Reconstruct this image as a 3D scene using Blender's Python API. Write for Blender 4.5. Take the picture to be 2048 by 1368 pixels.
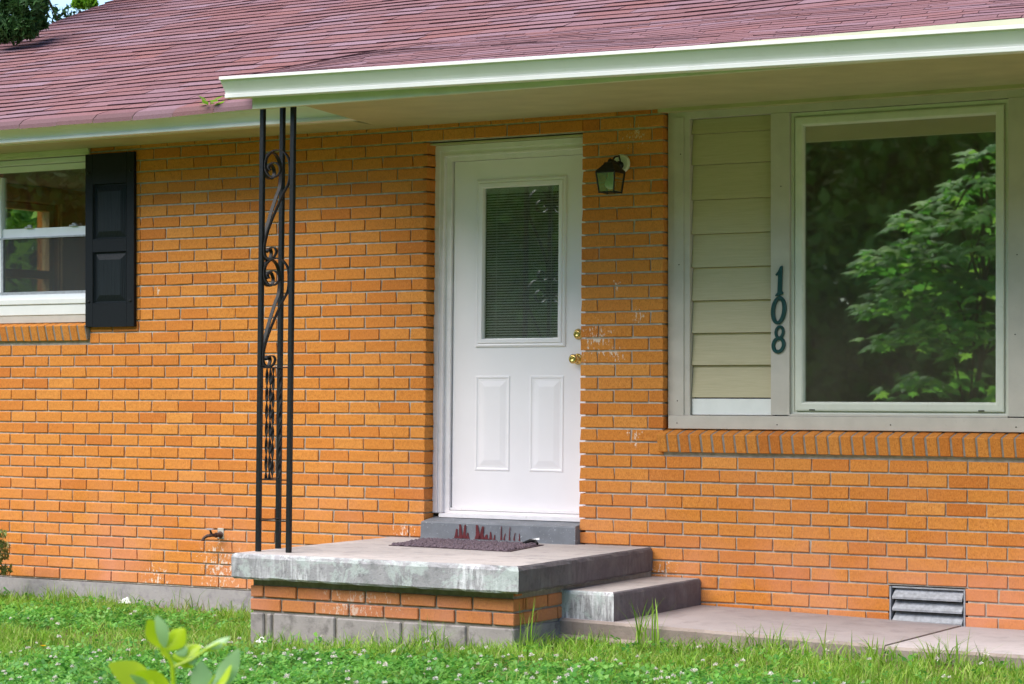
import bpy, math, random
import numpy as np
from mathutils import Vector, Matrix
R = math.radians
rng = random.Random(7)
nrng = np.random.default_rng(11)
for o in list(bpy.data.objects): bpy.data.objects.remove(o)
scene = bpy.context.scene
col = scene.collection

# ---------------------------------------------------------------- camera, sky, sun, exposure
cd = bpy.data.cameras.new('Camera'); cam = bpy.data.objects.new('Camera', cd); col.objects.link(cam)
cam.location = (0, -11.34, 1.246); cam.rotation_euler = (R(90), 0, R(31.2))
cd.sensor_width = 36; cd.lens = 82.48; cd.shift_y = 0.042; cd.clip_start = 0.1; cd.clip_end = 2000
cd.dof.use_dof = True; cd.dof.focus_distance = 12.7; cd.dof.aperture_fstop = 8
scene.camera = cam
scene.render.resolution_x = 1024; scene.render.resolution_y = 684
SUN = Vector((-0.30, -0.50, 0.86)).normalized()
world = bpy.data.worlds.new('World'); scene.world = world; world.use_nodes = True
wn = world.node_tree
bg = wn.nodes['Background']; sky = wn.nodes.new('ShaderNodeTexSky'); sky.sky_type = 'NISHITA'; sky.sun_disc = False
sky.sun_elevation = math.asin(SUN.z); sky.sun_rotation = math.atan2(SUN.x, SUN.y)
sky.air_density = 1.0; sky.dust_density = 0.1; sky.ozone_density = 2.5; sky.altitude = 0
wn.links.new(sky.outputs[0], bg.inputs[0]); bg.inputs[1].default_value = 0.055
sl = bpy.data.lights.new('Sun', 'SUN'); so = bpy.data.objects.new('Sun', sl); col.objects.link(so)
sl.energy = 1.5; sl.angle = R(60); sl.color = (1.0, 0.93, 0.83)
so.rotation_euler = SUN.to_track_quat('Z', 'Y').to_euler()
vs = scene.view_settings; vs.view_transform = 'Standard'; vs.look = 'None'; vs.exposure = 2.40; vs.gamma = 1
vs.use_curve_mapping = False

# ---------------------------------------------------------------- materials
class NT:
    def __init__(s, name):
        m = bpy.data.materials.new(name); m.use_nodes = True; s.m = m; s.t = m.node_tree
        s.b = s.t.nodes['Principled BSDF']; s.out = s.t.nodes['Material Output']
    def n(s, typ, **kw):
        nd = s.t.nodes.new('ShaderNode' + typ)
        for k, v in kw.items(): setattr(nd, k, v)
        return nd
    def l(s, a, b): s.t.links.new(a, b)
    def val(s, x, sock):
        if hasattr(x, 'links'): s.l(x, sock)
        else: sock.default_value = x
    def pos(s): return s.n('NewGeometry').outputs['Position']
    def scaled(s, v, sc):
        m = s.n('VectorMath', operation='MULTIPLY'); s.val(v, m.inputs[0]); m.inputs[1].default_value = sc; return m.outputs[0]
    def noise(s, scale=5, detail=4, rough=.55, vec=None, dist=0):
        nd = s.n('TexNoise'); nd.inputs['Scale'].default_value = scale; nd.inputs['Detail'].default_value = detail
        nd.inputs['Roughness'].default_value = rough; nd.inputs['Distortion'].default_value = dist
        s.l(vec if vec is not None else s.pos(), nd.inputs['Vector']); return nd.outputs['Fac']
    def ramp(s, fac, stops, interp='LINEAR'):
        nd = s.n('ValToRGB'); cr = nd.color_ramp; cr.interpolation = interp
        while len(cr.elements) < len(stops): cr.elements.new(0.5)
        for e, (p, c) in zip(cr.elements, stops):
            e.position = p; e.color = (c, c, c, 1) if isinstance(c, (int, float)) else (*c, 1)
        s.l(fac, nd.inputs[0]); return nd.outputs[0]
    def mix(s, fac, a, b, blend='MIX'):
        nd = s.n('MixRGB', blend_type=blend)
        for x, i in ((fac, 0), (a, 1), (b, 2)):
            if hasattr(x, 'links'): s.l(x, nd.inputs[i])
            elif isinstance(x, (int, float)): nd.inputs[i].default_value = x if i == 0 else (x, x, x, 1)
            else: nd.inputs[i].default_value = (*x, 1)
        return nd.outputs[0]
    def math(s, op, a, b=0.0, c=None, clamp=False):
        nd = s.n('Math', operation=op); nd.use_clamp = clamp
        s.val(a, nd.inputs[0]); s.val(b, nd.inputs[1])
        if c is not None: s.val(c, nd.inputs[2])
        return nd.outputs[0]
    def rnd(s):
        a = s.n('ObjectInfo').outputs['Random']; b = s.n('NewGeometry').outputs['Random Per Island']
        return s.math('FRACT', s.math('ADD', a, b))
    def sphere(s, p, r):
        d = s.n('VectorMath', operation='DISTANCE'); s.l(s.pos(), d.inputs[0]); d.inputs[1].default_value = p
        return s.math('SUBTRACT', 1.0, s.math('DIVIDE', d.outputs['Value'], r), clamp=True)
    def bump(s, h, strength=.3, dist=.01):
        nd = s.n('Bump'); nd.inputs['Strength'].default_value = strength; nd.inputs['Distance'].default_value = dist
        s.l(h, nd.inputs['Height']); s.l(nd.outputs[0], s.b.inputs['Normal'])
    def fin(s, colr, rough=.8, spec=.3, metal=0):
        s.val(colr if hasattr(colr, 'links') else (*colr, 1), s.b.inputs['Base Color'])
        s.val(rough, s.b.inputs['Roughness']); s.b.inputs['Specular IOR Level'].default_value = spec
        s.b.inputs['Metallic'].default_value = metal; return s.m

def mat_brick(name='brick', pink=0.0):
    q = NT(name); r = q.rnd()
    base = q.ramp(r, [(0, (.61, .218, .034)), (.2, (.66, .252, .044)), (.4, (.62, .220, .034)), (.55, (.58, .186, .028)), (.7, (.68, .278, .056)), (.82, (.63, .234, .040)), (.93, (.54, .162, .026)), (1, (.61, .208, .034))])
    sc = q.scaled(q.pos(), (1, 1, .45))
    f1 = q.noise(170, 4, .7, sc); f2 = q.noise(48, 4, .65); f3 = q.noise(1.1, 3)
    c = q.mix(q.ramp(f1, [(.34, .62), (.48, 0)]), base, (.27, .075, .010), 'MIX')
    c = q.mix(q.ramp(f1, [(.56, 0), (.72, .4)]), c, (.86, .47, .15))
    c = q.mix(q.ramp(f2, [(.32, .45), (.56, 0)]), c, (.38, .11, .018))
    c = q.mix(q.ramp(f3, [(.35, 0), (.7, .25)]), c, (.64, .22, .05))
    # pale efflorescence low on the wall and paint splashes at known spots
    sep = q.n('SeparateXYZ'); q.l(q.pos(), sep.inputs[0])
    low = q.ramp(q.math('DIVIDE', sep.outputs['Z'], 1.0), [(0.0, 1.0), (.45, .35), (.9, 0)])
    eff = q.math('MULTIPLY', low, q.ramp(q.noise(2.3, 4), [(.38, 0), (.68, .75)]))
    c = q.mix(eff, c, (.66, .27, .17))
    sp = None
    for p, rr in (((-6.315, 0, 1.497), .21), ((-6.36, 0, 1.55), .12), ((-6.2, 0, 1.42), .12), ((-6.05, 0, 1.62), .10), ((-6.07, 0, 2.62), .13), ((-5.9, 0, .22), .14),
                  ((-6.08, 0, .95), .10), ((-8.95, 0, .12), .36), ((-9.45, 0, .02), .22), ((-7.6, 0, .39), .16), ((-6.9, -1.5, .06), .42), ((-7.75, 0, 2.30), .05), ((-9.45, 0, 1.83), .06), ((-8.6, 0, 1.4), .07), ((-6.2, 0, 1.8), .06)):
        k = q.sphere(p, rr); sp = k if sp is None else q.math('MAXIMUM', sp, k)
    spn = q.noise(60, 5, .7, q.scaled(q.pos(), (1, 1, .45)))
    thr = q.math('GREATER_THAN', q.math('ADD', spn, q.math('MULTIPLY', sp, .21)), .715)
    thr = q.math('MULTIPLY', thr, q.math('GREATER_THAN', sp, .02))
    c = q.mix(q.math('MULTIPLY', thr, .7), c, (.78, .70, .60))
    fle = q.math('GREATER_THAN', q.noise(38, 5, .75, q.scaled(q.pos(), (1.6, 1, .5))), .775)
    c = q.mix(q.math('MULTIPLY', fle, .7), c, (.78, .70, .58))
    if pink: c = q.mix(pink, c, (.40, .165, .115))
    h = q.math('ADD', f1, q.math('MULTIPLY', f2, .6)); q.bump(h, .55, .004)
    return q.fin(c, .85, .25)
def mat_simple(name, c, rough=.6, spec=.3, n=25, amp=.12, bump=.08, bscale=120, metal=0, dirt=None):
    q = NT(name); f = q.noise(n, 5); k = q.ramp(f, [(.3, 1 - amp), (.7, 1 + amp * .3)])
    cc = q.mix(1.0, c, k, 'MULTIPLY')
    if dirt: cc = q.mix(q.ramp(q.noise(dirt[1], 5, .7), [(dirt[2], 0), (dirt[3], dirt[4])]), cc, dirt[0])
    if bump: q.bump(q.noise(bscale, 4), bump, .004)
    return q.fin(cc, rough, spec, metal)
def mat_grain(name, c, c2, rough=.5, axis='x', sc=18, bump=.35, rings=False, spec=.3):
    q = NT(name); v = (3, 3, sc * 3) if axis == 'x' else (sc * 3, 3, 2.0)
    vec = q.scaled(q.pos(), v)
    f = q.noise(2.2, 5, .6, vec, .6)
    if rings:
        w = q.n('TexWave', wave_type='RINGS', rings_direction='Y'); w.inputs['Scale'].default_value = 5.5; w.inputs['Distortion'].default_value = 5
        w.inputs['Detail'].default_value = 3; q.l(q.scaled(q.pos(), (5.2, 1, .55)), w.inputs['Vector'])
        f = q.math('ADD', q.math('MULTIPLY', f, .45), q.math('MULTIPLY', w.outputs['Fac'], .5))
    cc = q.mix(q.ramp(f, [(.3, 0), (.7, 1)]), c, c2); q.bump(f, bump, .004)
    return q.fin(cc, rough, spec)
def mat_concrete(name, c, c2, c3, rough=.9, streak=0, pits=.5):
    q = NT(name); f = q.noise(3.2, 6, .65); g = q.noise(75, 5, .75)
    cc = q.mix(q.ramp(f, [(.32, 0), (.62, 1)]), c, c2)
    cc = q.mix(q.ramp(q.noise(9, 6, .7), [(.5, 0), (.66, .8)]), cc, c3)
    if streak:
        area = q.ramp(q.noise(1.6, 4, .6), [(.50, 0), (.62, 1)])
        s1 = q.noise(6, 5, .7, q.scaled(q.pos(), (6, 6, .9)), .4)
        cc = q.mix(q.math('MULTIPLY', area, q.ramp(s1, [(.44, 0), (.60, streak)])), cc, (.74, .74, .76))
        s2 = q.noise(4.5, 7, .75, None, .8)
        cc = q.mix(q.ramp(s2, [(.50, 0), (.56, streak * .8)]), cc, (.44, .49, .47))
        cc = q.mix(q.ramp(q.noise(16, 6, .8), [(.56, 0), (.70, .65)]), cc, (.07, .07, .08))
    cc = q.mix(q.ramp(g, [(.28, pits), (.42, 0)]), cc, (.10, .095, .09))
    q.bump(q.math('ADD', g, q.math('MULTIPLY', f, .8)), .5, .006)
    return q.fin(cc, rough, .2)
def mat_glass(name, refl=.3, tint=(.9, .95, .93), rough=.0, haze=0.0):
    q = NT(name); t = q.t
    tr = q.n('BsdfTransparent'); tr.inputs[0].default_value = (*tint, 1)
    gl = q.n('BsdfGlossy'); gl.inputs[0].default_value = (.95, 1, .97, 1); gl.inputs['Roughness'].default_value = rough
    fr = q.n('LayerWeight'); fr.inputs[0].default_value = .35
    fac = q.math('ADD', refl, q.math('MULTIPLY', fr.outputs['Fresnel'], .35), clamp=True)
    mx = q.n('MixShader'); q.l(fac, mx.inputs[0]); q.l(tr.outputs[0], mx.inputs[1]); q.l(gl.outputs[0], mx.inputs[2])
    if haze:
        df = q.n('BsdfDiffuse'); df.inputs[0].default_value = (.55, .48, .36, 1); m2 = q.n('MixShader')  # pale diffuse film imitating haze from interior light and reflections on the pane
        q.l(q.math('MULTIPLY', q.ramp(q.noise(2.5, 6, .7), [(.3, .6), (.7, 1.3)]), haze), m2.inputs[0]); q.l(mx.outputs[0], m2.inputs[1]); q.l(df.outputs[0], m2.inputs[2]); mx = m2
        sp = q.math('GREATER_THAN', q.noise(70, 3, .6), .80); m3 = q.n('MixShader'); q.l(q.math('MULTIPLY', sp, .6), m3.inputs[0]); q.l(mx.outputs[0], m3.inputs[1]); q.l(df.outputs[0], m3.inputs[2]); mx = m3
    q.l(mx.outputs[0], q.out.inputs[0]); return q.m
def mat_leaf(name, cols, trans=.35, rough=.45, spec=.35, gloss_n=0):
    q = NT(name); r = q.rnd(); n = len(cols)
    c = q.ramp(r, [(i / (n - 1), cc) for i, cc in enumerate(cols)])
    c = q.mix(q.ramp(q.noise(1.7, 3), [(.35, .35), (.65, 0)]), c, tuple(x * .55 for x in cols[0]))
    m = q.fin(c, rough, spec)
    tl = q.n('BsdfTranslucent'); q.l(c, tl.inputs[0]); mx = q.n('MixShader'); mx.inputs[0].default_value = trans
    q.l(q.b.outputs[0], mx.inputs[1]); q.l(tl.outputs[0], mx.inputs[2]); q.l(mx.outputs[0], q.out.inputs[0]); return m
def mat_shingle(name='shingle', old=0):
    q = NT(name); r = q.rnd()
    c = q.ramp(r, [(0, (.165, .073, .076)), (.25, (.205, .088, .083)), (.45, (.175, .082, .090)), (.62, (.225, .13, .15)), (.78, (.205, .082, .074)), (.9, (.145, .068, .072)), (1, (.245, .15, .18))])
    g = q.noise(150, 4, .75); c = q.mix(q.ramp(g, [(.32, .75), (.48, 0)]), c, (.09, .04, .05))
    c = q.mix(q.ramp(g, [(.54, 0), (.75, .6)]), c, (.44, .31, .33))
    c = q.mix(q.ramp(q.noise(1.2, 4), [(.4, 0), (.7, .35)]), c, (.20, .12, .14))
    if old: c = q.mix(old, c, (.085, .055, .06))
    q.bump(g, .5, .003); return q.fin(c, .92, .2)
def mat_ground():
    q = NT('soil'); f = q.noise(6, 6, .7); g = q.noise(60, 5, .7)
    far = q.mix(q.ramp(q.noise(.6, 5), [(.35, 0), (.65, 1)]), (.075, .145, .028), (.125, .20, .042))
    near = q.mix(q.ramp(f, [(.35, 0), (.65, 1)]), (.16, .13, .065), (.20, .19, .075)); near = q.mix(q.ramp(g, [(.4, .5), (.6, 0)]), near, (.06, .055, .025))
    sep = q.n('SeparateXYZ'); q.l(q.pos(), sep.inputs[0])
    k = q.ramp(q.math('DIVIDE', sep.outputs['Y'], -8.0), [(.26, 0), (.42, 1)])
    q.bump(g, .8, .02); return q.fin(q.mix(k, near, far), .95, .1)

M = {}
M['brick'] = mat_brick(); M['brick_low'] = mat_brick('porch_brick', .36)
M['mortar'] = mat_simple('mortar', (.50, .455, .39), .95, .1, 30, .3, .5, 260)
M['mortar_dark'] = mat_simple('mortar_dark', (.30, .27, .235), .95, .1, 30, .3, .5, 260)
M['found'] = mat_concrete('foundation_concrete', (.30, .275, .28), (.38, .35, .34), (.23, .205, .225), pits=.4)
M['block'] = mat_concrete('block', (.25, .225, .215), (.34, .305, .295), (.13, .115, .11), pits=.7)
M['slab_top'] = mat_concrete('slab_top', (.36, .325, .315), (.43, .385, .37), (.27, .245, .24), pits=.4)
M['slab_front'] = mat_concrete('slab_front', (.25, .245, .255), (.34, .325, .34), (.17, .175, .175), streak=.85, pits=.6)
M['slab_side'] = mat_concrete('slab_side', (.115, .098, .108), (.145, .125, .135), (.17, .155, .16), streak=.06, pits=.3)  # dark paint of the right faces, with part of their shade in the colour
M['nail'] = mat_simple('nail', (.06, .05, .045), .7, .3, 40, .2, 0)
M['grey_paint'] = mat_simple('grey_step_paint', (.185, .195, .215), .6, .3, 9, .25, .25, 150, dirt=((.55, .55, .58), 55, .60, .70, .7))
M['drip'] = mat_simple('dark_red_paint', (.13, .02, .025), .5, .4, 40, .3, 0)
M['mint'] = mat_simple('mint_paint', (.45, .62, .60), .6, .3, 60, .3, 0)
M['white_metal'] = mat_simple('white_gutter', (.82, .80, .76), .35, .5, 4, .05, 0, dirt=((.55, .56, .45), 7, .6, .8, .25))
M['cream'] = mat_simple('cream_fascia', (.58, .60, .42), .5, .35, 6, .1, .05, dirt=((.4, .4, .25), 9, .58, .78, .3))
M['soffit'] = mat_simple('soffit_paint', (.46, .43, .23), .6, .3, 4, .14, .12, 60, dirt=((.42, .40, .22), 3, .5, .75, .4))
M['trim'] = mat_simple('trim_paint', (.53, .48, .42), .55, .35, 9, .1, .15, 70, dirt=((.25, .24, .18), 26, .64, .76, .4))
M['siding'] = mat_grain('siding_paint', (.46, .40, .25), (.53, .46, .30), .6, 'x', 22, .35)
M['vinyl'] = mat_simple('window_vinyl', (.64, .64, .55), .45, .4, 10, .08, .05, dirt=((.28, .28, .2), 30, .62, .76, .35))
M['white_vinyl'] = mat_simple('white_vinyl', (.78, .80, .83), .4, .4, 8, .06, 0)
M['white_board'] = mat_simple('white_board', (.78, .77, .74), .5, .35, 8, .08, .05)
M['door'] = mat_simple('door_paint', (.85, .80, .82), .38, .4, 3, .04, .06, 90, dirt=((.5, .47, .44), 34, .72, .80, .5))
M['doorframe'] = mat_simple('door_frame_paint', (.81, .765, .775), .5, .35, 14, .08, .2, 70, dirt=((.4, .36, .32), 22, .63, .76, .4))
M['black'] = mat_grain('shutter_black', (.004, .006, .008), (.012, .017, .021), .5, 'z', 6, .5, True, .2)
M['black_plain'] = mat_simple('shutter_frame_black', (.005, .0065, .009), .5, .22, 40, .3, .2, 200)
M['iron'] = mat_simple('black_iron', (.008, .009, .011), .42, .35, 60, .4, .35, 90, dirt=((.12, .10, .09), 70, .68, .76, .5))
M['iron_old'] = mat_simple('worn_iron', (.012, .011, .011), .55, .22, 60, .4, .2, 90, dirt=((.16, .11, .09), 40, .62, .75, .5))
M['dark'] = mat_simple('dark_gap', (.02, .018, .012), .9, .1, 10, .2, 0)
M['brass'] = mat_simple('brass', (.72, .50, .16), .25, .5, 20, .2, 0, metal=1)
M['galv'] = mat_simple('galvanised', (.42, .43, .46), .45, .5, 45, .35, .15, 60, metal=.35)
M['rust'] = mat_simple('rusty_iron', (.11, .06, .05), .7, .3, 70, .5, .5, 150)
M['digit'] = mat_simple('dark_green_paint', (.006, .055, .055), .35, .5, 60, .2, .1)
M['lantern'] = mat_simple('lantern_black', (.008, .008, .007), .5, .4, 50, .3, .2)
M['plate'] = mat_simple('ivory_plate', (.62, .66, .50), .5, .3, 20, .1, 0)
M['bulb'] = mat_simple('milky_bulb', (.72, .76, .62), .3, .5, 20, .05, 0)
M['glass'] = mat_glass('window_glass', .38, (.75, .78, .74), .018, .07)
M['door_glass'] = mat_glass('door_glass', .26, (.86, .90, .87), .02, .05)
M['left_glass'] = mat_glass('clear_glass', .015, (.92, .95, .93))
M['lamp_glass'] = mat_glass('lamp_glass', .12, (.38, .52, .38))
M['blind'] = mat_simple('blind_white', (.86, .87, .84), .5, .3, 10, .06, 0)
M['mat'] = mat_simple('rug_yarn', (.155, .115, .135), .95, .1, 80, .5, .6, 300)
M['mat_edge'] = mat_simple('rug_backing', (.10, .07, .08), .9, .1, 40, .3, 0)
M['rubber'] = mat_simple('black_rubber', (.012, .012, .012), .6, .3, 40, .2, 0)
M['shingle'] = mat_shingle(); M['shingle_old'] = mat_shingle('weathered_shingle_edge', .55)
M['deck'] = mat_simple('roof_underlay_butt_shade', (.045, .022, .028), .95, .1, 30, .3, .2)
M['wood'] = mat_grain('interior_wood', (.72, .44, .19), (.78, .50, .24), .5, 'z', 4, .05)
M['wood_wall'] = mat_grain('interior_panelling', (.76, .42, .15), (.82, .48, .19), .6, 'z', 3, .05)
M['plaster'] = mat_simple('plaster', (.62, .56, .48), .9, .1, 3, .1, 0)
M['floor'] = mat_grain('interior_floor', (.50, .30, .14), (.58, .36, .18), .5, 'x', 5, .1)
M['soil'] = mat_ground()
M['grass'] = mat_leaf('grass', [(.09, .22, .015), (.20, .42, .03), (.29, .54, .05), (.40, .62, .09), (.52, .56, .20)], .5, .5)
M['clover'] = mat_leaf('clover', [(.05, .19, .025), (.10, .32, .045), (.18, .46, .065), (.28, .55, .11)], .45, .4, .4)
M['straw'] = mat_leaf('straw', [(.34, .24, .12), (.42, .32, .17), (.30, .19, .10)], .2, .8)
M['flower'] = mat_leaf('clover_flower', [(.80, .76, .70), (.84, .80, .74), (.70, .60, .48)], .3, .8, .1)
M['dandelion'] = mat_simple('dandelion_yellow', (.85, .55, .01), .7, .2, 90, .3, 0)
M['lime'] = mat_leaf('lime_leaf', [(.50, .70, .015), (.58, .76, .025), (.66, .78, .06)], .5, .3, .5)
M['lime_blue'] = mat_leaf('sky_sheen_leaf', [(.34, .58, .24), (.42, .64, .30)], .45, .25, .6)  # paler leaves with the sheen of the sky put into their colour
M['stem'] = mat_simple('green_stem', (.20, .28, .05), .6, .3, 40, .3, 0)
M['maple'] = mat_leaf('maple_leaf', [(.08, .25, .03), (.12, .33, .05), (.20, .44, .06), (.30, .50, .07)], .55, .5, .3)
M['woods'] = mat_leaf('woods_leaf', [(.06, .12, .016), (.09, .17, .025), (.14, .22, .04)], .25, .6, .2)
M['cedar'] = mat_leaf('cedar_leaf', [(.020, .060, .014), (.035, .095, .02), (.06, .13, .03)], .2, .6, .25)
M['bright_leaf'] = mat_leaf('bright_leaf', [(.16, .36, .02), (.26, .46, .04), (.10, .26, .02)], .5, .4, .3)
M['shrub'] = mat_leaf('shrub_leaf', [(.18, .24, .05), (.28, .32, .09), (.36, .28, .12), (.16, .26, .05)], .25, .5, .3)
M['bark'] = mat_simple('bark', (.07, .05, .035), .95, .1, 12, .4, .8, 40)
M['paper'] = mat_simple('white_paper', (.75, .74, .72), .8, .2, 30, .1, 0)

# ---------------------------------------------------------------- mesh helpers
class MB:
    def __init__(s): s.v = []; s.f = []; s.mi = []
    def add(s, vs, fs, mi=0):
        b = len(s.v); s.v += [tuple(p) for p in vs]; s.f += [tuple(b + i for i in f) for f in fs]; s.mi += [mi] * len(fs); return s
    def box(s, x0, x1, y0, y1, z0, z1, mi=0, ch=0):
        if ch:   # chamfer on the four edges round the front (-Y) face
            v = [(x0, y0 + ch, z0), (x1, y0 + ch, z0), (x1, y0 + ch, z1), (x0, y0 + ch, z1), (x0, y1, z0), (x1, y1, z0), (x1, y1, z1), (x0, y1, z1),
                 (x0 + ch, y0, z0 + ch), (x1 - ch, y0, z0 + ch), (x1 - ch, y0, z1 - ch), (x0 + ch, y0, z1 - ch)]
            f = [(8, 9, 10, 11), (0, 1, 9, 8), (1, 2, 10, 9), (2, 3, 11, 10), (3, 0, 8, 11), (1, 0, 4, 5), (2, 1, 5, 6), (3, 2, 6, 7), (0, 3, 7, 4), (5, 4, 7, 6)]
        else:
            v = [(x0, y0, z0), (x1, y0, z0), (x1, y1, z0), (x0, y1, z0), (x0, y0, z1), (x1, y0, z1), (x1, y1, z1), (x0, y1, z1)]
            f = [(0, 3, 2, 1), (4, 5, 6, 7), (0, 1, 5, 4), (1, 2, 6, 5), (2, 3, 7, 6), (3, 0, 4, 7)]
        return s.add(v, f, mi)
    def bbox(s, x0, x1, y0, y1, z0, z1, b=.004, mi=0):   # box bevelled on every edge
        xs = (x0, x0 + b, x1 - b, x1); ys = (y0, y0 + b, y1 - b, y1); zs = (z0, z0 + b, z1 - b, z1)
        v = []; ix = {}
        for a in (1, 2):
            for c in (1, 2):
                for d in (1, 2):
                    for ax in range(3):
                        i = [a, c, d]; i[ax] = 0 if i[ax] == 1 else 3
                        ix[(a, c, d, ax)] = len(v); v.append((xs[i[0]], ys[i[1]], zs[i[2]]))
        f = []
        for ax in range(3):
            o1, o2 = [k for k in range(3) if k != ax]
            for sd in (1, 2):
                q = []
                for p, r in ((1, 1), (2, 1), (2, 2), (1, 2)):
                    k = [0, 0, 0]; k[ax] = sd; k[o1] = p; k[o2] = r; q.append(ix[(*k, ax)])
                f.append(tuple(q))
            for p in (1, 2):
                for r in (1, 2):
                    q = []
                    k = [0, 0, 0]; k[o1] = p; k[o2] = r
                    for sd, w in ((1, o1), (2, o1), (2, o2), (1, o2)):
                        k[ax] = sd; q.append(ix[(*k, w)])
                    f.append(tuple(q))
        for a in (1, 2):
            for c in (1, 2):
                for d in (1, 2): f.append(tuple(ix[(a, c, d, ax)] for ax in range(3)))
        s.add(v, f, mi); s.fixn = True; return s
    def prism(s, prof, x0, x1, mi=0, z1off=0.0, caps=True):   # (y, z) profile swept along X
        n = len(prof); v = [(x0, y, z) for y, z in prof] + [(x1, y, z + z1off) for y, z in prof]
        f = [(i, (i + 1) % n, n + (i + 1) % n, n + i) for i in range(n)]
        if caps: f += [tuple(range(n))[::-1], tuple(range(n, 2 * n))]
        return s.add(v, f, mi)
    def frame(s, x0, x1, z0, z1, prof, mi=0):   # mitred picture frame; prof = [(inset, y), ...] from outside to inside
        v = []
        for ins, y in prof: v += [(x0 + ins, y, z0 + ins), (x1 - ins, y, z0 + ins), (x1 - ins, y, z1 - ins), (x0 + ins, y, z1 - ins)]
        f = []
        for i in range(len(prof) - 1):
            for k in range(4): f.append((i * 4 + k, i * 4 + (k + 1) % 4, i * 4 + 4 + (k + 1) % 4, i * 4 + 4 + k))
        return s.add(v, f, mi)
    def tube(s, pts, rad, n=8, mi=0, caps=True):
        pts = [Vector(p) for p in pts]; m = len(pts); rr = rad if isinstance(rad, (list, tuple)) else [rad] * m
        v = []; up = None
        for i, p in enumerate(pts):
            d = (pts[min(i + 1, m - 1)] - pts[max(i - 1, 0)]).normalized()
            if up is None: up = Vector((0, 0, 1)) if abs(d.z) < .9 else Vector((1, 0, 0))
            a = d.cross(up).normalized(); b = a.cross(d).normalized(); up = b
            for k in range(n):
                t = 2 * math.pi * k / n; v.append(p + (a * math.cos(t) + b * math.sin(t)) * rr[i])
        f = [(i * n + k, i * n + (k + 1) % n, i * n + n + (k + 1) % n, i * n + n + k) for i in range(m - 1) for k in range(n)]
        if caps: f += [tuple(range(n))[::-1], tuple(range((m - 1) * n, m * n))]
        return s.add(v, f, mi)
    def lathe(s, o, ax, prof, n=20, mi=0):     # prof = [(distance along axis, radius)]
        ax = Vector(ax).normalized(); o = Vector(o); pts = [o + ax * d for d, r in prof]
        up = Vector((0, 0, 1)) if abs(ax.z) < .9 else Vector((1, 0, 0)); a = ax.cross(up).normalized(); b = a.cross(ax)
        v = []
        for p, (d, r) in zip(pts, prof): v += [p + (a * math.cos(2 * math.pi * k / n) + b * math.sin(2 * math.pi * k / n)) * max(r, 1e-4) for k in range(n)]
        m = len(prof); f = [(i * n + k, i * n + (k + 1) % n, i * n + n + (k + 1) % n, i * n + n + k) for i in range(m - 1) for k in range(n)]
        f += [tuple(range(n))[::-1], tuple(range((m - 1) * n, m * n))]
        return s.add(v, f, mi)
    def shear(s, k, z0):
        s.v = [(x + k * (z - z0), y, z) for x, y, z in s.v]; return s
    def mesh(s, name, mats, off=(0, 0, 0), smooth=False):
        me = bpy.data.meshes.new(name); me.from_pydata([(x - off[0], y - off[1], z - off[2]) for x, y, z in s.v], [], s.f)
        for m in (mats if isinstance(mats, (list, tuple)) else [mats]): me.materials.append(m)
        if len(me.materials) > 1: me.polygons.foreach_set('material_index', s.mi)
        import bmesh
        if len(s.f) < 40000:
            b = bmesh.new(); b.from_mesh(me); bmesh.ops.recalc_face_normals(b, faces=b.faces); b.to_mesh(me); b.free()
        if smooth: me.shade_smooth()
        me.update(); return me
    def build(s, name, mat, parent=None, smooth=False, **tags):
        return link(name, s.mesh(name, mat, origin(parent), smooth), parent, **tags)
def origin(p):
    v = Vector((0, 0, 0))
    while p is not None: v += p.location; p = p.parent
    return v
def link(name, data, parent=None, loc=None, **tags):
    o = bpy.data.objects.new(name, data); col.objects.link(o); o.parent = parent
    if loc is not None: o.location = loc
    for k, v in tags.items():
        if v is not None: o[k] = v
    return o
def thing(name, loc, label, category, group=None): return link(name, None, None, loc, label=label, category=category, group=group)
def npmesh(name, verts, faces4, mat, parent=None, **tags):
    """fast mesh from numpy: verts (N,3), faces (M,k)"""
    me = bpy.data.meshes.new(name); n, k = faces4.shape
    me.vertices.add(len(verts)); me.vertices.foreach_set('co', (np.asarray(verts) - np.array(origin(parent))).astype(np.float32).ravel())
    me.loops.add(n * k); me.loops.foreach_set('vertex_index', faces4.astype(np.int32).ravel())
    me.polygons.add(n); me.polygons.foreach_set('loop_start', np.arange(0, n * k, k, dtype=np.int32))
    me.materials.append(mat); me.update(calc_edges=True)
    return link(name, me, parent, **tags)

# ---------------------------------------------------------------- ground
def gz(x):
    return np.interp(x, [-14, -8.5, -7.6, -5.8, -3.3, 2], [-.13, -.14, -.125, -.06, -.045, -.02])
xs = np.concatenate([np.linspace(-700, -30, 8), np.linspace(-26, 8, 86), np.linspace(14, 700, 8)])
ys = np.concatenate([np.linspace(-700, -40, 8), np.linspace(-34, -6, 15), np.linspace(-5.5, 0.5, 31), np.linspace(2, 20, 10), np.linspace(40, 700, 8)])
gx, gy = np.meshgrid(xs, ys); zz = gz(gx) + .012 * np.sin(gx * 5.1 + gy * 3.7) * (np.abs(gx) < 26)
nx = len(xs); idx = np.arange(len(xs) * len(ys)).reshape(len(ys), nx)
npmesh('ground', np.stack([gx, gy, zz], -1).reshape(-1, 3), np.stack([idx[:-1, :-1], idx[:-1, 1:], idx[1:, 1:], idx[1:, :-1]], -1).reshape(-1, 4), M['soil'], kind='structure')

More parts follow.
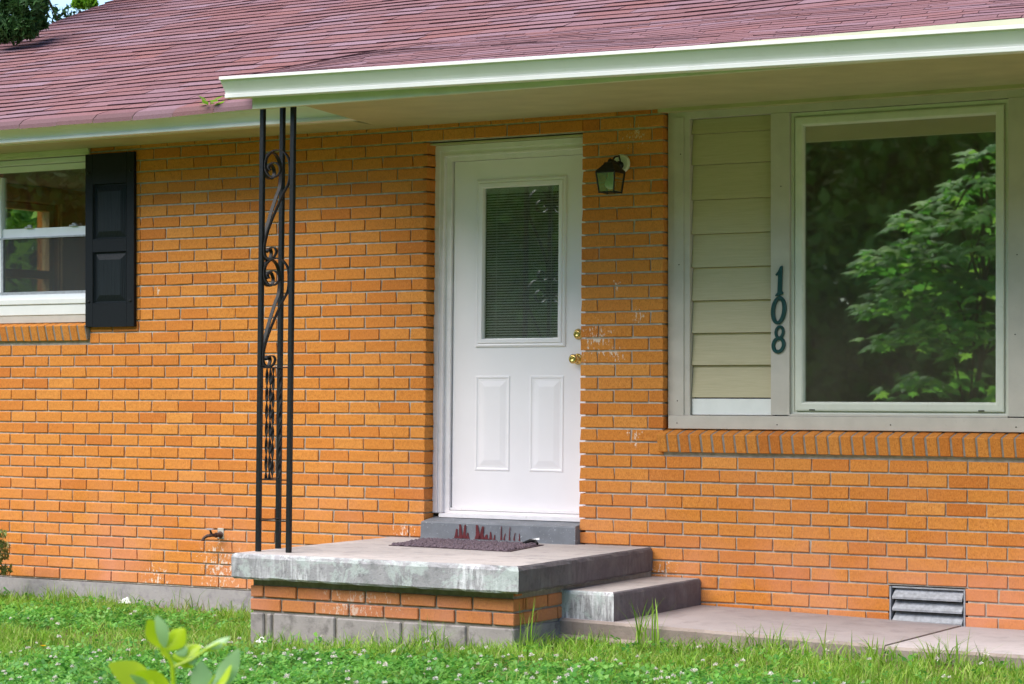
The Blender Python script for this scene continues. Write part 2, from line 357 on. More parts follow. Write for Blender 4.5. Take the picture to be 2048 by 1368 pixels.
# ---------------------------------------------------------------- house: walls
HO = (-6.0, 0.0, 0.0)
house = thing('brick_house', HO, 'single storey orange brick house with mauve shingle roof and white front door', 'house')
h, L, J, JH, LEAN = .0715, .2145, .0100, .0075, .0104
XL, XR = -12.1, 1.5
DL, DR = -7.449, -6.421       # door opening at z = 1.5
WX0, WX1, WZ0, WZ1 = -5.905, -3.29, 1.0, 2.745      # picture window group
LX0, LX1, LZ0, LZ1 = -11.25, -10.005, 1.63, 2.745   # left window
VX0, VX1, VZ0, VZ1 = -4.597, -4.185, .022, 2.95 * h # vent
DZ1 = 2.64
mw = MB()
def mbox(x0, x1, z0, z1): mw.box(x0, x1, .0085, .20, z0, z1)
TOPZ = 2.76
mbox(XL + .01, LX0 - .01, 0, TOPZ); mbox(LX0 - .01, LX1 + .01, 0, LZ0 - .05); mbox(LX1 + .012, DL - .025, 0, TOPZ)
mbox(DL - .024, DR + .024, DZ1 + .01, TOPZ); mbox(DL - .024, DR + .024, 0, .35)
mbox(DR + .025, WX0 - .012, 0, TOPZ); mbox(WX0 - .011, VX0 - .01, 0, .95); mbox(VX0 - .009, VX1 + .009, VZ1 + .006, .95)
mbox(VX1 + .01, WX1 + .01, 0, .95); mbox(WX1 + .012, XR - .01, 0, TOPZ)
wall = mw.build('wall', M['mortar'], house)
fo = MB()
fo.box(XL, -7.6, -.006, .2, -.6, -.004); fo.box(-7.6, XR, .004, .2, -.6, -.003)
fo.build('foundation', M['found'], house)
# the brick courses: every brick its own box; the 300 largest in the picture are parts, the rest one joined part
full = []
for i in range(6):
    j = lambda a: rng.uniform(-a, a)
    mb = MB(); mb.box(-.5, .5, 0, .092, 0, h - J, ch=.0035)
    mb.v = [(x + j(.004), y + (j(.0012) if y < .05 else 0), z + j(.0011)) for x, y, z in mb.v]
    full.append(mb)
brick_list = []
def row(x0, x1, z, phase, fwd=True):
    """fill [x0, x1] with bricks, the first joint phase measured from x0 (fwd) or x1"""
    cuts = []
    if fwd:
        x = x0 + phase
        while x < x1: cuts.append(x); x += L
    else:
        x = x1 - phase
        while x > x0: cuts.append(x); x -= L
    cuts = [c for c in cuts if x0 + .03 < c < x1 - .03]
    e = sorted([x0] + cuts + [x1])
    for a, b in zip(e[:-1], e[1:]):
        a2 = a if a == x0 else a + JH / 2; b2 = b if b == x1 else b - JH / 2
        if b2 - a2 > .02: brick_list.append([a2, b2, z])
nc = int(TOPZ / h) + 1
for i in range(nc):
    z = i * h + J; zc_ = z + h / 2; le = LEAN * (zc_ - 1.5)
    dl, dr = DL + le, DR + le; par = i % 2
    indoor = .34 < zc_ < DZ1; inwin = WZ0 - .14 < zc_ < WZ1 + .1 and zc_ > .87; inleft = LZ0 - .13 < zc_ < LZ1 + .1 and zc_ > 1.515
    jit = rng.uniform(-.006, .006)
    ph = (L / 2 if par else L) + jit
    xcrk = -9.585
    left_end = LX1 + .01 if inleft else XL
    if 1.62 < zc_ < 2.5:
        row(left_end, xcrk - .002, z, L * (.45 if par else .95), False); row(xcrk + .002, dl if indoor else dr, z, ph + (0 if indoor else dr - dl), False)
    else:
        row(left_end, dl if indoor else dr, z, ph + (0 if indoor else (dr - dl) % L), False)
    if inleft: row(XL, LX0, z, ph, True)
    rx1 = WX0 if inwin else XR
    if not inwin and zc_ < VZ1 - .01:
        row(dr if indoor or zc_ < .34 else dr, VX0, z, ph, True); row(VX1, XR, z, (L / 2 if par else L * .8), True)
    else:
        row(dr, rx1, z, ph, True)
    if inwin: row(WX1, XR, z, ph, True)
# hidden ones behind the porch are skipped
brick_list = [b for b in brick_list if not (b[2] < .28 and b[0] > -7.55 and b[1] < -6.0)]
PS, PC = math.sin(R(31.2)), math.cos(R(31.2))
def screen(x, y, z):
    dy = y + 11.34; xc = x * PC + dy * PS; zc = -x * PS + dy * PC
    return 1024 + 4692 * xc / zc, 770 - 4692 * (z - 1.246) / zc, zc
def seen(b):
    u, v, zc = screen((b[0] + b[1]) / 2, 0, b[2] + .03)
    hid = (b[2] < .36 and -7.65 < b[0] and b[1] < -6.0)
    return 0 if not (-20 < u < 2068 and 180 < v < 1290) or hid else (b[1] - b[0]) / zc ** 2
order = sorted(range(len(brick_list)), key=lambda i: -seen(brick_list[i]))
big = set(order[:300]); rest = MB(); cache = {}
for n, (a, b, z) in enumerate(brick_list):
    k = rng.randrange(6); w = b - a; dy = rng.uniform(-.0015, .0015); tl = rng.uniform(-.0011, .0011)
    if n in big:
        key = (k, round(w, 2))
        if key not in cache:
            mb = MB(); mb.v = [((x - .5 * (1 if x > 0 else -1)) + (w / 2 if x > 0 else -w / 2), y, zz_) for x, y, zz_ in full[k].v]; mb.f = full[k].f; mb.mi = full[k].mi
            cache[key] = (mb.mesh('brick', M['brick']), w)
        me, w0 = cache[key]
        o = link('brick', me, wall, ((a + b) / 2 - HO[0], dy, z)); o.scale = (w / w0, 1, 1); o.rotation_euler = (0, tl * 3, 0)
    else:
        cx = (a + b) / 2
        rest.add([(cx + (x - .5 * (1 if x > 0 else -1)) + (w / 2 if x > 0 else -w / 2), y + dy, zz_ + z) for x, y, zz_ in full[k].v], full[k].f)
rest.build('brick_field', M['brick'], wall, kind='stuff')

# sloping rowlock brick sills
def sill(x0, x1, zt, front, name, lab):
    ca, sa = math.cos(R(15)), math.sin(R(15)); fy_, fz_ = front, zt - .012
    pr = [(fy_ + y * ca - z * sa, fz_ + y * sa + z * ca) for y, z in ((.004, -.006), (.004, -.098), (.118, -.098), (.118, -.004), (.02, -.003))]
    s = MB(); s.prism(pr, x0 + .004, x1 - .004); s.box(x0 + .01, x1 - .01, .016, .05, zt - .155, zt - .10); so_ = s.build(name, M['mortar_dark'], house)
    b = MB(); b.bbox(-.0285, .0285, 0, .12, -.102, 0, .004); me = b.mesh('sill_brick', M['brick'])
    x = x0 + .0336
    while x < x1 - .02:
        o = link('sill_brick', me, so_, (x - HO[0], front + rng.uniform(-.002, .002), zt - .012 + rng.uniform(-.001, .001))); o.rotation_euler = (R(15), rng.uniform(-.008, .008), 0); x += .0672
    return so_
sill(-5.93, WX1 + .03, .992, -.048, 'brick_sill', '')
sill(LX0 - .03, -10.0, 1.638, -.045, 'brick_sill', '')

# side and back of the house, rooms behind the glass
sh = MB()
sh.box(XL, XL + .2, .21, .95, 0, 2.76); sh.box(XL, XL + .2, 1.80, 8, 0, 2.76); sh.box(XL, XL + .2, .95, 1.80, 0, 1.45); sh.box(XL, XL + .2, .95, 1.80, 2.58, 2.76)
sh.box(XL + .2, -11.4, 7.8, 8, 0, 2.76); sh.box(-9.2, XR, 7.8, 8, 0, 2.76); sh.box(-11.4, -9.2, 7.8, 8, 0, .7); sh.box(-11.4, -9.2, 7.8, 8, 2.5, 2.76); sh.box(XR - .2, XR, .21, 7.8, 0, 2.76)  # unseen opening in the rear wall added to let daylight into the left room
sh.box(-12.1, -12.06, .2, 8, 2.762, 2.80)
sh.build('side_wall', M['brick'], house)
rm = MB()
rm.box(XL + .201, XL + .215, .21, .95, .1, 2.7); rm.box(XL + .201, XL + .215, 1.80, 7.79, .1, 2.7); rm.box(XL + .201, XL + .215, .951, 1.799, .1, 1.45); rm.box(XL + .201, XL + .215, .951, 1.799, 2.58, 2.7)
rm.box(-8.6, -8.5, .21, 7.79, .1, 2.7)
rm.box(XL + .22, LX0 - .03, .201, .215, .1, 2.7); rm.box(LX1 + .03, -8.6, .201, .215, .1, 2.7)
rm.build('room_panelling', M['wood_wall'], house)
r2 = MB(); r2.box(XL + .2, XR - .2, .21, 7.8, 2.70, 2.74); r2.box(-8.49, XR - .2, 5.2, 5.3, .1, 2.7); r2.build('ceiling', M['plaster'], house)
r3 = MB(); r3.box(XL + .2, XR - .2, .21, 7.8, .30, .34); r3.build('room_floor', M['floor'], house)
# side window of that room, cased in wood
sw = MB()
ox = XL + .215
for y0, y1, z0, z1 in ((.80, .94, 1.38, 2.67), (1.81, 1.97, 1.38, 2.67), (.94, 1.81, 2.585, 2.67), (.94, 1.81, 1.36, 1.44)): sw.box(ox + .002, ox + .024, y0, y1, z0, z1)
sw2 = MB()
for y0, y1, z0, z1 in ((.955, 1.00, 1.455, 2.575), (1.75, 1.795, 1.455, 2.575), (1.00, 1.75, 2.53, 2.575), (1.00, 1.75, 1.455, 1.51), (1.00, 1.75, 2.03, 2.09)): sw2.box(ox - .12, ox - .05, y0, y1, z0, z1)
swo = sw.build('side_window', M['wood'], house); sw2.build('sash', M['wood'], swo)
gp = MB(); gp.box(ox - .09, ox - .086, 1.00, 1.75, 1.51, 2.53); gp.build('pane', M['left_glass'], swo)

# ---------------------------------------------------------------- roof
PITCH, EY, EZ = .40, -.60, 2.862
RIDGE = 4.0
def roofz(y): return EZ + PITCH * (y - EY)
rakeX, roofR = -12.45, 1.8
dk = MB()
dk.add([(rakeX, EY + .02, roofz(EY + .02) - .02), (roofR, EY + .02, roofz(EY + .02) - .02), (roofR, RIDGE, roofz(RIDGE) - .02), (rakeX, RIDGE, roofz(RIDGE) - .02),
        (rakeX, EY + .02, roofz(EY + .02) - .06), (roofR, EY + .02, roofz(EY + .02) - .06), (roofR, RIDGE, roofz(RIDGE) - .14), (rakeX, RIDGE, roofz(RIDGE) - .14),
        (rakeX, 8.6, roofz(EY)), (roofR, 8.6, roofz(EY)), (rakeX, 8.6, roofz(EY) - .1), (roofR, 8.6, roofz(EY) - .1)],
       [(0, 1, 2, 3), (4, 7, 6, 5), (0, 4, 5, 1), (3, 2, 9, 8), (7, 10, 11, 6), (8, 9, 11, 10), (0, 3, 7, 4), (3, 8, 10, 7), (1, 5, 6, 2), (2, 6, 11, 9)])
roof = dk.build('roof', M['deck'], house)
ga = MB()   # gable infill
for gxx in (-12.09, 1.49): ga.add([(gxx, 0, 2.75), (gxx, 8, 2.75), (gxx, 4, roofz(4) - .15), (gxx + .01, 0, 2.75), (gxx + .01, 8, 2.75), (gxx + .01, 4, roofz(4) - .15)], [(0, 1, 2), (3, 5, 4), (0, 3, 4, 1), (1, 4, 5, 2), (2, 5, 3, 0)])
ga.build('gable', M['cream'], house)
shingles = []   # (corner list a,b,c,d : butt-left, butt-right, top-right, top-left ; lift)
def sag(x, y): return .006 * math.sin(x * 1.3 + y * .7) + .004 * math.sin(x * 3.1 - y * 2.0)
EXPO = .111
n_course = int((RIDGE - EY) / (EXPO / math.sqrt(1 + PITCH ** 2))) + 1
dyc = EXPO / math.sqrt(1 + PITCH ** 2)
def porch_back(x):  # y of the line on the main roof where the porch roof starts
    return float(np.interp(x, [-8.75, -8.5, -8.15, -7.8, 5], [.02, .22, .38, .50, .50]))
for i in range(n_course):
    y0 = EY - .01 + i * dyc; y1 = y0 + dyc * 1.12
    x = rakeX - .03 - rng.uniform(0, .3); wob = [rng.uniform(-.006, .006) for _ in range(3)]
    while x < roofR:
        w = .305 if rng.random() < .75 else rng.uniform(.2, .5); x2 = min(x + w, roofR)
        a, b = max(x, rakeX - .03), x2 - .004
        # tabs hidden under the porch roof are left out
        if b - a > .03 and not (y1 < porch_back((a + b) / 2) - .05 and (a + b) / 2 > -7.1):
            wy = .004 * math.sin(x * .9 + i) + rng.uniform(-.0015, .0015)
            lift = .0085 + rng.uniform(-.002, .003)
            shingles.append((((a, y0 + wy), (b, y0 + wy), (b, y1 + wy), (a, y1 + wy)), 'm', lift, i))
        x = x2
def pfront(t):      # front (eave) edge of the porch roof
    x = -7.70 + t * (1.5 + 7.70); return Vector((x, -1.49, 2.872 - .0166 * (x + 7.70)))
def pback(t):
    x = -8.75 + t * (1.5 + 8.75); y = porch_back(x); return Vector((x, y, roofz(y) + .012))
NP = 18
def pp(t, s):
    p = pfront(t).lerp(pback(t), s); p.z += .008 * math.sin(p.x * 2.2 + s * 9) * math.sin(math.pi * s) + .004 * math.sin(p.x * 5 + s * 4) * math.sin(math.pi * s); return p
for i in range(NP):
    s0 = i / NP; s1 = min(1, s0 + 1.12 / NP); x = -rng.uniform(0, .03)
    while x < 1:
        w = (.305 if rng.random() < .8 else rng.uniform(.2, .5)) / 9.4
        a, b = max(0, x), min(1, x + w) - .0004
        if b - a > .002:
            k = rng.uniform(-.008, .008)*(.3+i%2)
            shingles.append(((pp(a, s0 + k * (i > 0)), pp(b, s0 + k * (i > 0)), pp(b, s1), pp(a, s1)), 'p', .0032 + rng.uniform(-.0012, .0022), i))
        x += w
def sh_geo(rec):
    c, kind, lift, i = rec
    if kind == 'm':
        q = [Vector((x, y, roofz(y) + sag(x, y))) for x, y in c]
        nrm = Vector((0, -PITCH, 1)).normalized()
    else:
        q = list(c); nrm = (q[1] - q[0]).cross(q[3] - q[0]).normalized()
    up = [q[0] + nrm * lift, q[1] + nrm * lift, q[2] + nrm * .001, q[3] + nrm * .001]
    lo = [q[0] - nrm * .012, q[1] - nrm * .012, q[2] - nrm * .004, q[3] - nrm * .004]
    v = up + lo; f = [(0, 1, 2, 3), (4, 5, 1, 0), (5, 6, 2, 1), (7, 4, 0, 3)]
    if i == 0:      # the first course bends over into the gutter
        d = Vector((0, -.035, -.030)); e = Vector((0, -.042, -.055))
        v += [up[0] + d, up[1] + d, up[0] + e, up[1] + e]; f += [(0, 8, 9, 1), (8, 10, 11, 9)]
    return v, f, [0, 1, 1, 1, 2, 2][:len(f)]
geo = [sh_geo(r) for r in shingles]
def sh_seen(v):
    u, w, zc = screen(*((v[0] + v[1] + v[2] + v[3]) / 4)); 
    if not (-10 < u < 2058 and -4 < w < 260): return 0
    a = screen(*v[0]); b = screen(*v[1]); d = screen(*v[3]); return abs((b[0] - a[0]) * (d[1] - a[1]) - (b[1] - a[1]) * (d[0] - a[0]))
order = sorted(range(len(geo)), key=lambda i: -sh_seen(geo[i][0])); big = set(order[:300]); rest = MB()
SM = [M['shingle'], M['deck'], M['shingle_old']]  # butt and side faces: dark asphalt colour that also paints the course shadow lines
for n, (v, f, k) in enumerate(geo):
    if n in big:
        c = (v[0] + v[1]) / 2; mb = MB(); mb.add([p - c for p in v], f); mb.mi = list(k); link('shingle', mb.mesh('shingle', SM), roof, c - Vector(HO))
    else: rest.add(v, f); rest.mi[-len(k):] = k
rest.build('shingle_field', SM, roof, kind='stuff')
pk = MB()       # porch roof deck and its closed left side
N = 60
v = []
for i in range(N + 1):
    t = i / N; a, b = pp(t, 0), pp(t, 1); v += [a - Vector((0, 0, .018)), b - Vector((0, 0, .03)), a - Vector((0, 0, .05)), b - Vector((0, 0, .05))]
f = []
for i in range(N):
    k = i * 4; f += [(k, k + 4, k + 5, k + 1), (k + 2, k + 3, k + 7, k + 6), (k, k + 2, k + 6, k + 4), (k + 1, k + 5, k + 7, k + 3)]
f += [(0, 1, 3, 2), (N * 4, N * 4 + 2, N * 4 + 3, N * 4 + 1)]
pk.add(v, f); pk.build('porch_roof_deck', M['deck'], roof)

# eaves: gutters, fascia boards, soffits
def gprof(y, z, hgt=.108):
    pr = [(0, 0), (-.066, 0), (-.069, .003), (-.069, .020), (-.064, .024), (-.066, .034), (-.074, .048), (-.086, .064), (-.098, .078), (-.106, .088), (-.108, .094), (-.122, .095), (-.123, .110), (-.117, .112), (-.115, .104), (-.106, .101),
          (-.10, .088), (-.08, .062), (-.06, .036), (-.06, .006), (-.004, .006), (-.004, .11), (0, .11)]
    k = hgt / .112
    return [(y + a, z + b * k) for a, b in pr]
g1 = MB(); g1.prism(gprof(-1.475, 2.758), -7.70, 1.6, z1off=-.0166 * 9.3)
gut = g1.build('gutter', M['white_metal'], house)
ec = MB(); pe = [(a, b + .001) for a, b in gprof(-1.475, 2.757)[:12]] + [(-1.475, 2.868)]
ec.prism(pe, -7.7035, -7.7005); ec.build('end_cap', M['white_metal'], gut)
for xx in (-6.9, -5.6, -4.4, -3.2):
    hg = MB(); zt_ = 2.866 - .0166 * (xx + 7.7); hg.box(xx, xx + .02, -1.595, -1.478, zt_ - .004, zt_ + .0005); hg.build('hanger', M['white_metal'], gut)
g2 = MB(); g2.prism(gprof(-.50, 2.742, .10), -12.45, -7.55, z1off=-.006); g2.build('gutter', M['white_metal'], house)
fa = MB(); fa.box(-7.575, -5.01, -1.474, -1.44, 2.700, 2.84); fa.build('fascia', M['cream'], house)
fa = MB(); fa.box(-5.007, -1.4, -1.4735, -1.44, 2.7005, 2.84); fa.build('fascia', M['cream'], house); fa = MB(); fa.box(-1.398, 1.6, -1.474, -1.44, 2.700, 2.84); fa.build('fascia', M['cream'], house)
fa2 = MB(); fa2.box(-12.44, -7.58, -.499, -.47, 2.735, 2.85); fa2.build('fascia', M['cream'], house)
sf = MB()
sf.add([(-7.26, -1.438, 2.7015), (1.6, -1.438, 2.7015), (1.6, 0.02, 2.7485), (-7.75, .02, 2.7485), (-7.56, -.55, 2.731)] +
       [(-7.26, -1.438, 2.7165), (1.6, -1.438, 2.7165), (1.6, 0.02, 2.762), (-7.75, .02, 2.762), (-7.56, -.55, 2.748)],
       [(0, 1, 2, 3, 4), (9, 8, 7, 6, 5), (0, 5, 6, 1), (1, 6, 7, 2), (2, 7, 8, 3), (3, 8, 9, 4), (4, 9, 5, 0)])
sf.build('porch_soffit', M['soffit'], house)
s2 = MB(); s2.box(-12.44, -7.70, -.468, .02, 2.7465, 2.756); s2.build('soffit', M['soffit'], house)
fr = MB(); fr.box(-11.4, -9.995, -.012, .008, 2.708, 2.745, ch=.003); fr.box(-11.4, -9.99, -.030, -.013, 2.728, 2.7455); fr.build('frieze_board', M['cream'], house)
st = MB(); st.box(-5.93, 1.5, -.02, .044, 2.728, 2.7475); st.build('soffit_moulding', M['soffit'], house)

# ---------------------------------------------------------------- front door
fd = thing  # alias kept short
df = MB()
# brickmould: outer casing seen left and above, stepped profile
dx0, dx1 = -7.452, -6.405
zb, zt = .505, 2.632
df.box(dx0, dx0 + .032, .086, .16, zb, zt); df.box(dx0 + .032, dx0 + .052, .094, .16, zb, zt - .030); df.box(dx0 + .052, dx0 + .062, .088, .16, zb, zt - .05)
df.box(dx0 + .062, dx0 + .100, .112, .19, zb, zt - .06)
df.box(dx0 + .032, dx1, .086, .16, zt - .030, zt - .0005); df.box(dx0 + .052, dx1, .094, .16, zt - .052, zt - .030); df.box(dx0 + .062, dx1, .088, .16, zt - .062, zt - .052)
df.box(dx0 + .100, dx1, .112, .19, zt - .092, zt - .062)
df.box(dx1 - .04, dx1 + .02, .086, .19, zb, zt)
df.shear(LEAN, 1.5)
dframe = df.build('door_frame', M['doorframe'], house)
cp = MB(); cp.box(dx0 - .02, dx1, .03, .10, zt + .001, zt + .010); cp.shear(LEAN, 1.5); cp.build('head_flashing', M['soffit'], dframe)
X0, X1, Z0, Z1 = -7.345, -6.432, .520, 2.538
dd = MB(); Yd = .130
gx0, gx1, gz0, gz1 = -7.190, -6.590, 1.462, 2.428
# slab as strips round the glass opening
dd.box(X0, gx0 + .02, Yd, Yd + .044, Z0, Z1); dd.box(gx1 - .02, X1, Yd, Yd + .044, Z0, Z1)
dd.box(gx0 + .02, gx1 - .02, Yd, Yd + .044, gz1 - .02, Z1); dd.box(gx0 + .02, gx1 - .02, Yd, Yd + .044, Z0, gz0 + .02)
dd.shear(LEAN, 1.5); door = dd.build('door', M['door'], house)
lt = MB(); lt.frame(gx0, gx1, gz0, gz1, [(0, Yd), (.003, Yd - .008), (.012, Yd - .012), (.020, Yd - .009), (.026, Yd - .016), (.046, Yd - .016), (.050, Yd - .004), (.052, Yd + .012)])
lt.shear(LEAN, 1.5); lt.build('glass_frame', M['door'], door)
gl = MB(); gl.box(gx0 + .05, gx1 - .05, Yd + .006, Yd + .009, gz0 + .05, gz1 - .05); gl.shear(LEAN, 1.5); gl.build('pane', M['door_glass'], door)
bl = MB(); zz_ = gz0 + .060
while zz_ < gz1 - .075:
    bl.add([(gx0 + .056, Yd + .019, zz_ - .0048), (gx1 - .056, Yd + .019, zz_ - .0048), (gx1 - .056, Yd + .026, zz_ + .0048), (gx0 + .056, Yd + .026, zz_ + .0048)], [(0, 1, 2, 3)]); zz_ += .0150
bl.shear(LEAN, 1.5); bl.build('blind_slats', M['blind'], door, kind='stuff')
br = MB(); br.box(gx0 + .053, gx1 - .053, Yd + .015, Yd + .032, gz1 - .078, gz1 - .052); br.box(gx0 + .054, gx1 - .054, Yd + .017, Yd + .03, gz0 + .050, gz0 + .058); br.shear(LEAN, 1.5); br.build('blind_rail', M['blind'], door)
for xx in (gx0 + .125, gx1 - .11):
    t = MB(); t.tube([(xx, Yd + .016, gz0 + .055), (xx, Yd + .016, gz1 - .06)], .0016, 6); t.shear(LEAN, 1.5); t.build('blind_cord', M['blind'], door)
bk = MB(); bk.box(gx0 + .02, gx1 - .02, Yd + .06, Yd + .064, gz0 + .01, gz1 - .01); bk.shear(LEAN, 1.5); bk.build('unlit_room_sheet', M['dark'], door)  # added dark sheet standing in for the unlit room behind the blinds
for px0, px1 in ((-7.190, -6.955), (-6.825, -6.600)):
    p = MB(); p.frame(px0, px1, .752, 1.300, [(0, Yd + .0005), (.005, Yd - .004), (.012, Yd - .004), (.018, Yd - .0008), (.026, Yd - .001), (.030, Yd - .0008), (.062, Yd - .006), (.064, Yd - .0062)])
    p.add([(px0 + .064, Yd - .0062, .816), (px1 - .064, Yd - .0062, .816), (px1 - .064, Yd - .0062, 1.236), (px0 + .064, Yd - .0062, 1.236)], [(0, 1, 2, 3)])
    p.shear(LEAN, 1.5); p.build('door_panel', M['door'], door)
kb = MB(); kb.lathe((-6.512, Yd, 1.392), (0, -1, 0), [(0, .030), (.006, .031), (.010, .024), (.014, .012), (.032, .011), (.038, .020), (.048, .027), (.060, .027), (.067, .020), (.069, .010), (.066, .008), (.066, 0)], 24); kb.build('knob', M['brass'], door, smooth=True)
db = MB(); db.lathe((-6.508, Yd, 1.532), (0, -1, 0), [(0, .030), (.006, .031), (.014, .026), (.022, .022), (.024, .010), (.022, .008), (.022, 0)], 24); db.build('deadbolt', M['brass'], door, smooth=True)
th = MB(); th.box(dx0 + .062, dx1, .060, .20, .482, .503); th.box(dx0 + .08, dx1, .10, .20, .5035, .519); th.box(dx0 + .10, X1, .118, .129, .522, .535)
th.shear(LEAN, 1.5); th.build('threshold', M['doorframe'], dframe)
# painted concrete door step
ds = MB(); ds.add([(-7.452, -.055, .355), (-6.425, -.055, .355), (-6.425, .10, .355), (-7.452, .10, .355), (-7.447, -.045, .462), (-6.430, -.045, .462), (-6.430, .10, .484), (-7.447, .10, .484), (-7.449, -.052, .455), (-6.427, -.052, .455)],
                  [(0, 1, 9, 8), (8, 9, 5, 4), (4, 5, 6, 7), (0, 8, 4, 7, 3), (1, 2, 6, 5, 9), (2, 3, 7, 6)])
dstep = ds.build('door_step', M['grey_paint'], house)
def blot(pts, mat, name, parent, y=-.0545):
    m = MB(); n = len(pts); sl_ = lambda z: y + (z - .455) * -.012
    m.add([(x, sl_(z) + .0005, z) for x, z in pts] + [(x, sl_(z) - .0012, z) for x, z in pts], [tuple(range(n, 2 * n)), tuple(range(n))[::-1]] + [(i, (i + 1) % n, n + (i + 1) % n, n + i) for i in range(n)]); m.build(name, mat, parent)
def drip(x, w, z0, z1, k=0):
    blot([(x - w, z0), (x + w, z0), (x + w * .55, z0 + (z1 - z0) * .35), (x + w * .3 + k, z1), (x - w * .3 + k, z1), (x - w * .6, z0 + (z1 - z0) * .3)], M['drip'], 'paint_drip', dstep, -.0575)
for x, w, z1, k in ((-7.205, .016, .425, .004), (-7.175, .018, .452, -.004), (-7.150, .016, .45, .006), (-7.128, .014, .405, 0), (-7.06, .022, .452, -.006), (-7.035, .022, .445, .01), (-7.005, .018, .40, .004), (-6.975, .012, .415, 0), (-6.95, .008, .40, .003), (-6.905, .006, .45, .001), (-6.885, .006, .41, .008), (-6.85, .005, .448, .004), (-6.82, .005, .415, .008), (-6.785, .005, .412, 0)):
    drip(x, w, .372, z1, k)

# ---------------------------------------------------------------- picture window group
wy = .045
pt = MB()
pt.box(-5.900, -5.768, wy, .13, 1.082, 2.745)          # left board
pt.box(-5.862, -5.802, wy - .006, wy - .0005, 1.082, 2.70)
pt.box(-5.284, -5.177, wy - .004, .13, 1.087, 2.689)   # mullion board
pt.box(-3.975, -3.868, wy - .004, .13, 1.087, 2.689)
pt.box(-3.40, -3.30, wy, .13, 1.082, 2.745)
pt.box(-5.767, -3.401, wy - .002, .13, 2.690, 2.745)   # head board
pt.box(-5.89, -3.30, wy - .020, .13, 1.008, 1.081, ch=.003)       # bottom board
ptr = pt.build('window_trim', M['trim'], house)
for nx_, nz_ in ((-5.835, 1.04), (-5.24, 1.035), (-4.6, 1.04), (-3.93, 1.035), (-5.84, 1.16), (-5.83, 1.9), (-5.82, 2.5), (-3.93, 1.9), (-3.94, 1.5), (-5.225, 2.3)):
    m = MB(); yy = wy - (.021 if nz_ < 1.08 else .0068 if nx_ < -5.7 else .0048); m.lathe((nx_, yy + .002, nz_), (0, -1, 0), [(0, .0035), (.0028, .0035), (.003, 0)], 8); m.build('nail', M['nail'], ptr)
def panel(x0, x1):
    bk = MB(); bk.box(x0, x1, .10, .12, 1.083, 2.689); pan = bk.build('siding_panel', M['dark'], house)  # dark backing seen through the board gaps paints the lap shadow lines
    ed = [1.174, 1.349, 1.523, 1.699, 1.878, 2.059, 2.244, 2.434, 2.602, 2.685]
    for a, b in zip(ed[:-1], ed[1:]):
        m = MB(); m.add([(x0 + .002, wy + .018, a + .005), (x1 - .002, wy + .018, a + .005), (x1 - .002, wy + .038, b + .003), (x0 + .002, wy + .038, b + .003), (x0 + .002, .099, a + .005), (x1 - .002, .099, a + .005), (x1 - .002, .099, b + .003), (x0 + .002, .099, b + .003)],
                        [(0, 1, 2, 3), (0, 4, 5, 1), (3, 2, 6, 7), (0, 3, 7, 4), (1, 5, 6, 2)])
        m.build('siding_board', M['siding'], pan)
    m = MB(); m.box(x0 + .002, x1 - .002, wy + .020, .098, 1.0835, 1.172, ch=.003); m.build('skirting_board', M['white_board'], pan)
panel(-5.767, -5.285); panel(-3.867, -3.401)
pw = MB()
pw.frame(-5.176, -3.976, 1.083, 2.687, [(0, .13), (0, .062), (.018, .062), (.020, .070), (.026, .070), (.028, .052), (.036, .050), (.062, .050), (.070, .054), (.074, .066), (.076, .09)])
pwin = pw.build('picture_window', M['vinyl'], house)
g = MB(); g.box(-5.105, -4.047, .074, .079, 1.154, 2.616); g.build('pane', M['glass'], pwin)
for xx in (-5.05, -4.12):
    w = MB(); w.box(xx - .016, xx + .016, .0485, .0495, 1.112, 1.118); w.build('weep_slot', M['dark'], pwin)
# inner sill ledge in front of the frame
wl = MB(); wl.box(-5.176, -3.976, .030, .061, 1.0825, 1.092); wl.build('sill_ledge', M['trim'], pwin)

# ---------------------------------------------------------------- left window and shutter
lw = MB(); wl0, wl1 = -11.20, -10.012
lw.frame(wl0, wl1 + .03, 1.80, 2.705, [(0, .14), (0, .03), (.03, .03), (.032, .05), (.034, .09)])
lwo = lw.build('sash_window', M['white_vinyl'], house)
us = MB(); us.box(wl0 + .034, wl1, .060, .085, 2.205, 2.262); us.box(wl0 + .034, wl1, .055, .085, 2.630, 2.668)
us.build('upper_sash', M['white_vinyl'], lwo)
ls = MB(); ls.box(wl0 + .034, wl1, .040, .058, 2.195, 2.205); ls.box(wl0 + .034, wl1, .042, .058, 1.825, 1.850); ls.box(-10.795, -10.778, .042, .058, 1.85, 2.195)
ls.build('screen_frame', M['galv'], lwo)
bsx = MB(); bsx.box(-10.82, -10.799, .045, .085, 1.83, 2.6); bsx.build('stile', M['white_vinyl'], lwo)
gg = MB(); gg.box(-10.80, wl1, .070, .073, 2.26, 2.635); gg.box(-10.80, wl1, .082, .085, 1.84, 2.21); gg.build('pane', M['left_glass'], lwo)
for xx in (-10.56, -10.18):
    m = MB(); m.bbox(xx - .03, xx + .03, .04, .06, 2.263, 2.272, .002); m.bbox(xx - .008, xx + .022, .042, .058, 2.2725, 2.283, .002); m.build('sash_lock', M['galv'], lwo)
ws = MB(); ws.box(wl0, wl1 + .01, -.005, .12, 1.764, 1.799, ch=.004); ws.box(wl0, wl1 + .01, .004, .12, 1.695, 1.763, ch=.003); ws.build('window_sill', M['white_board'], lwo)
ws2 = MB(); ws2.box(wl0, wl1 + .01, .010, .12, 1.645, 1.723, ch=.003); ws2.build('apron_board', M['trim'], lwo)
scr = NT('insect_screen'); _t = scr.n('BsdfTransparent'); _d = scr.n('BsdfDiffuse'); _d.inputs[0].default_value = (.07, .075, .075, 1); _m = scr.n('MixShader'); _m.inputs[0].default_value = .42
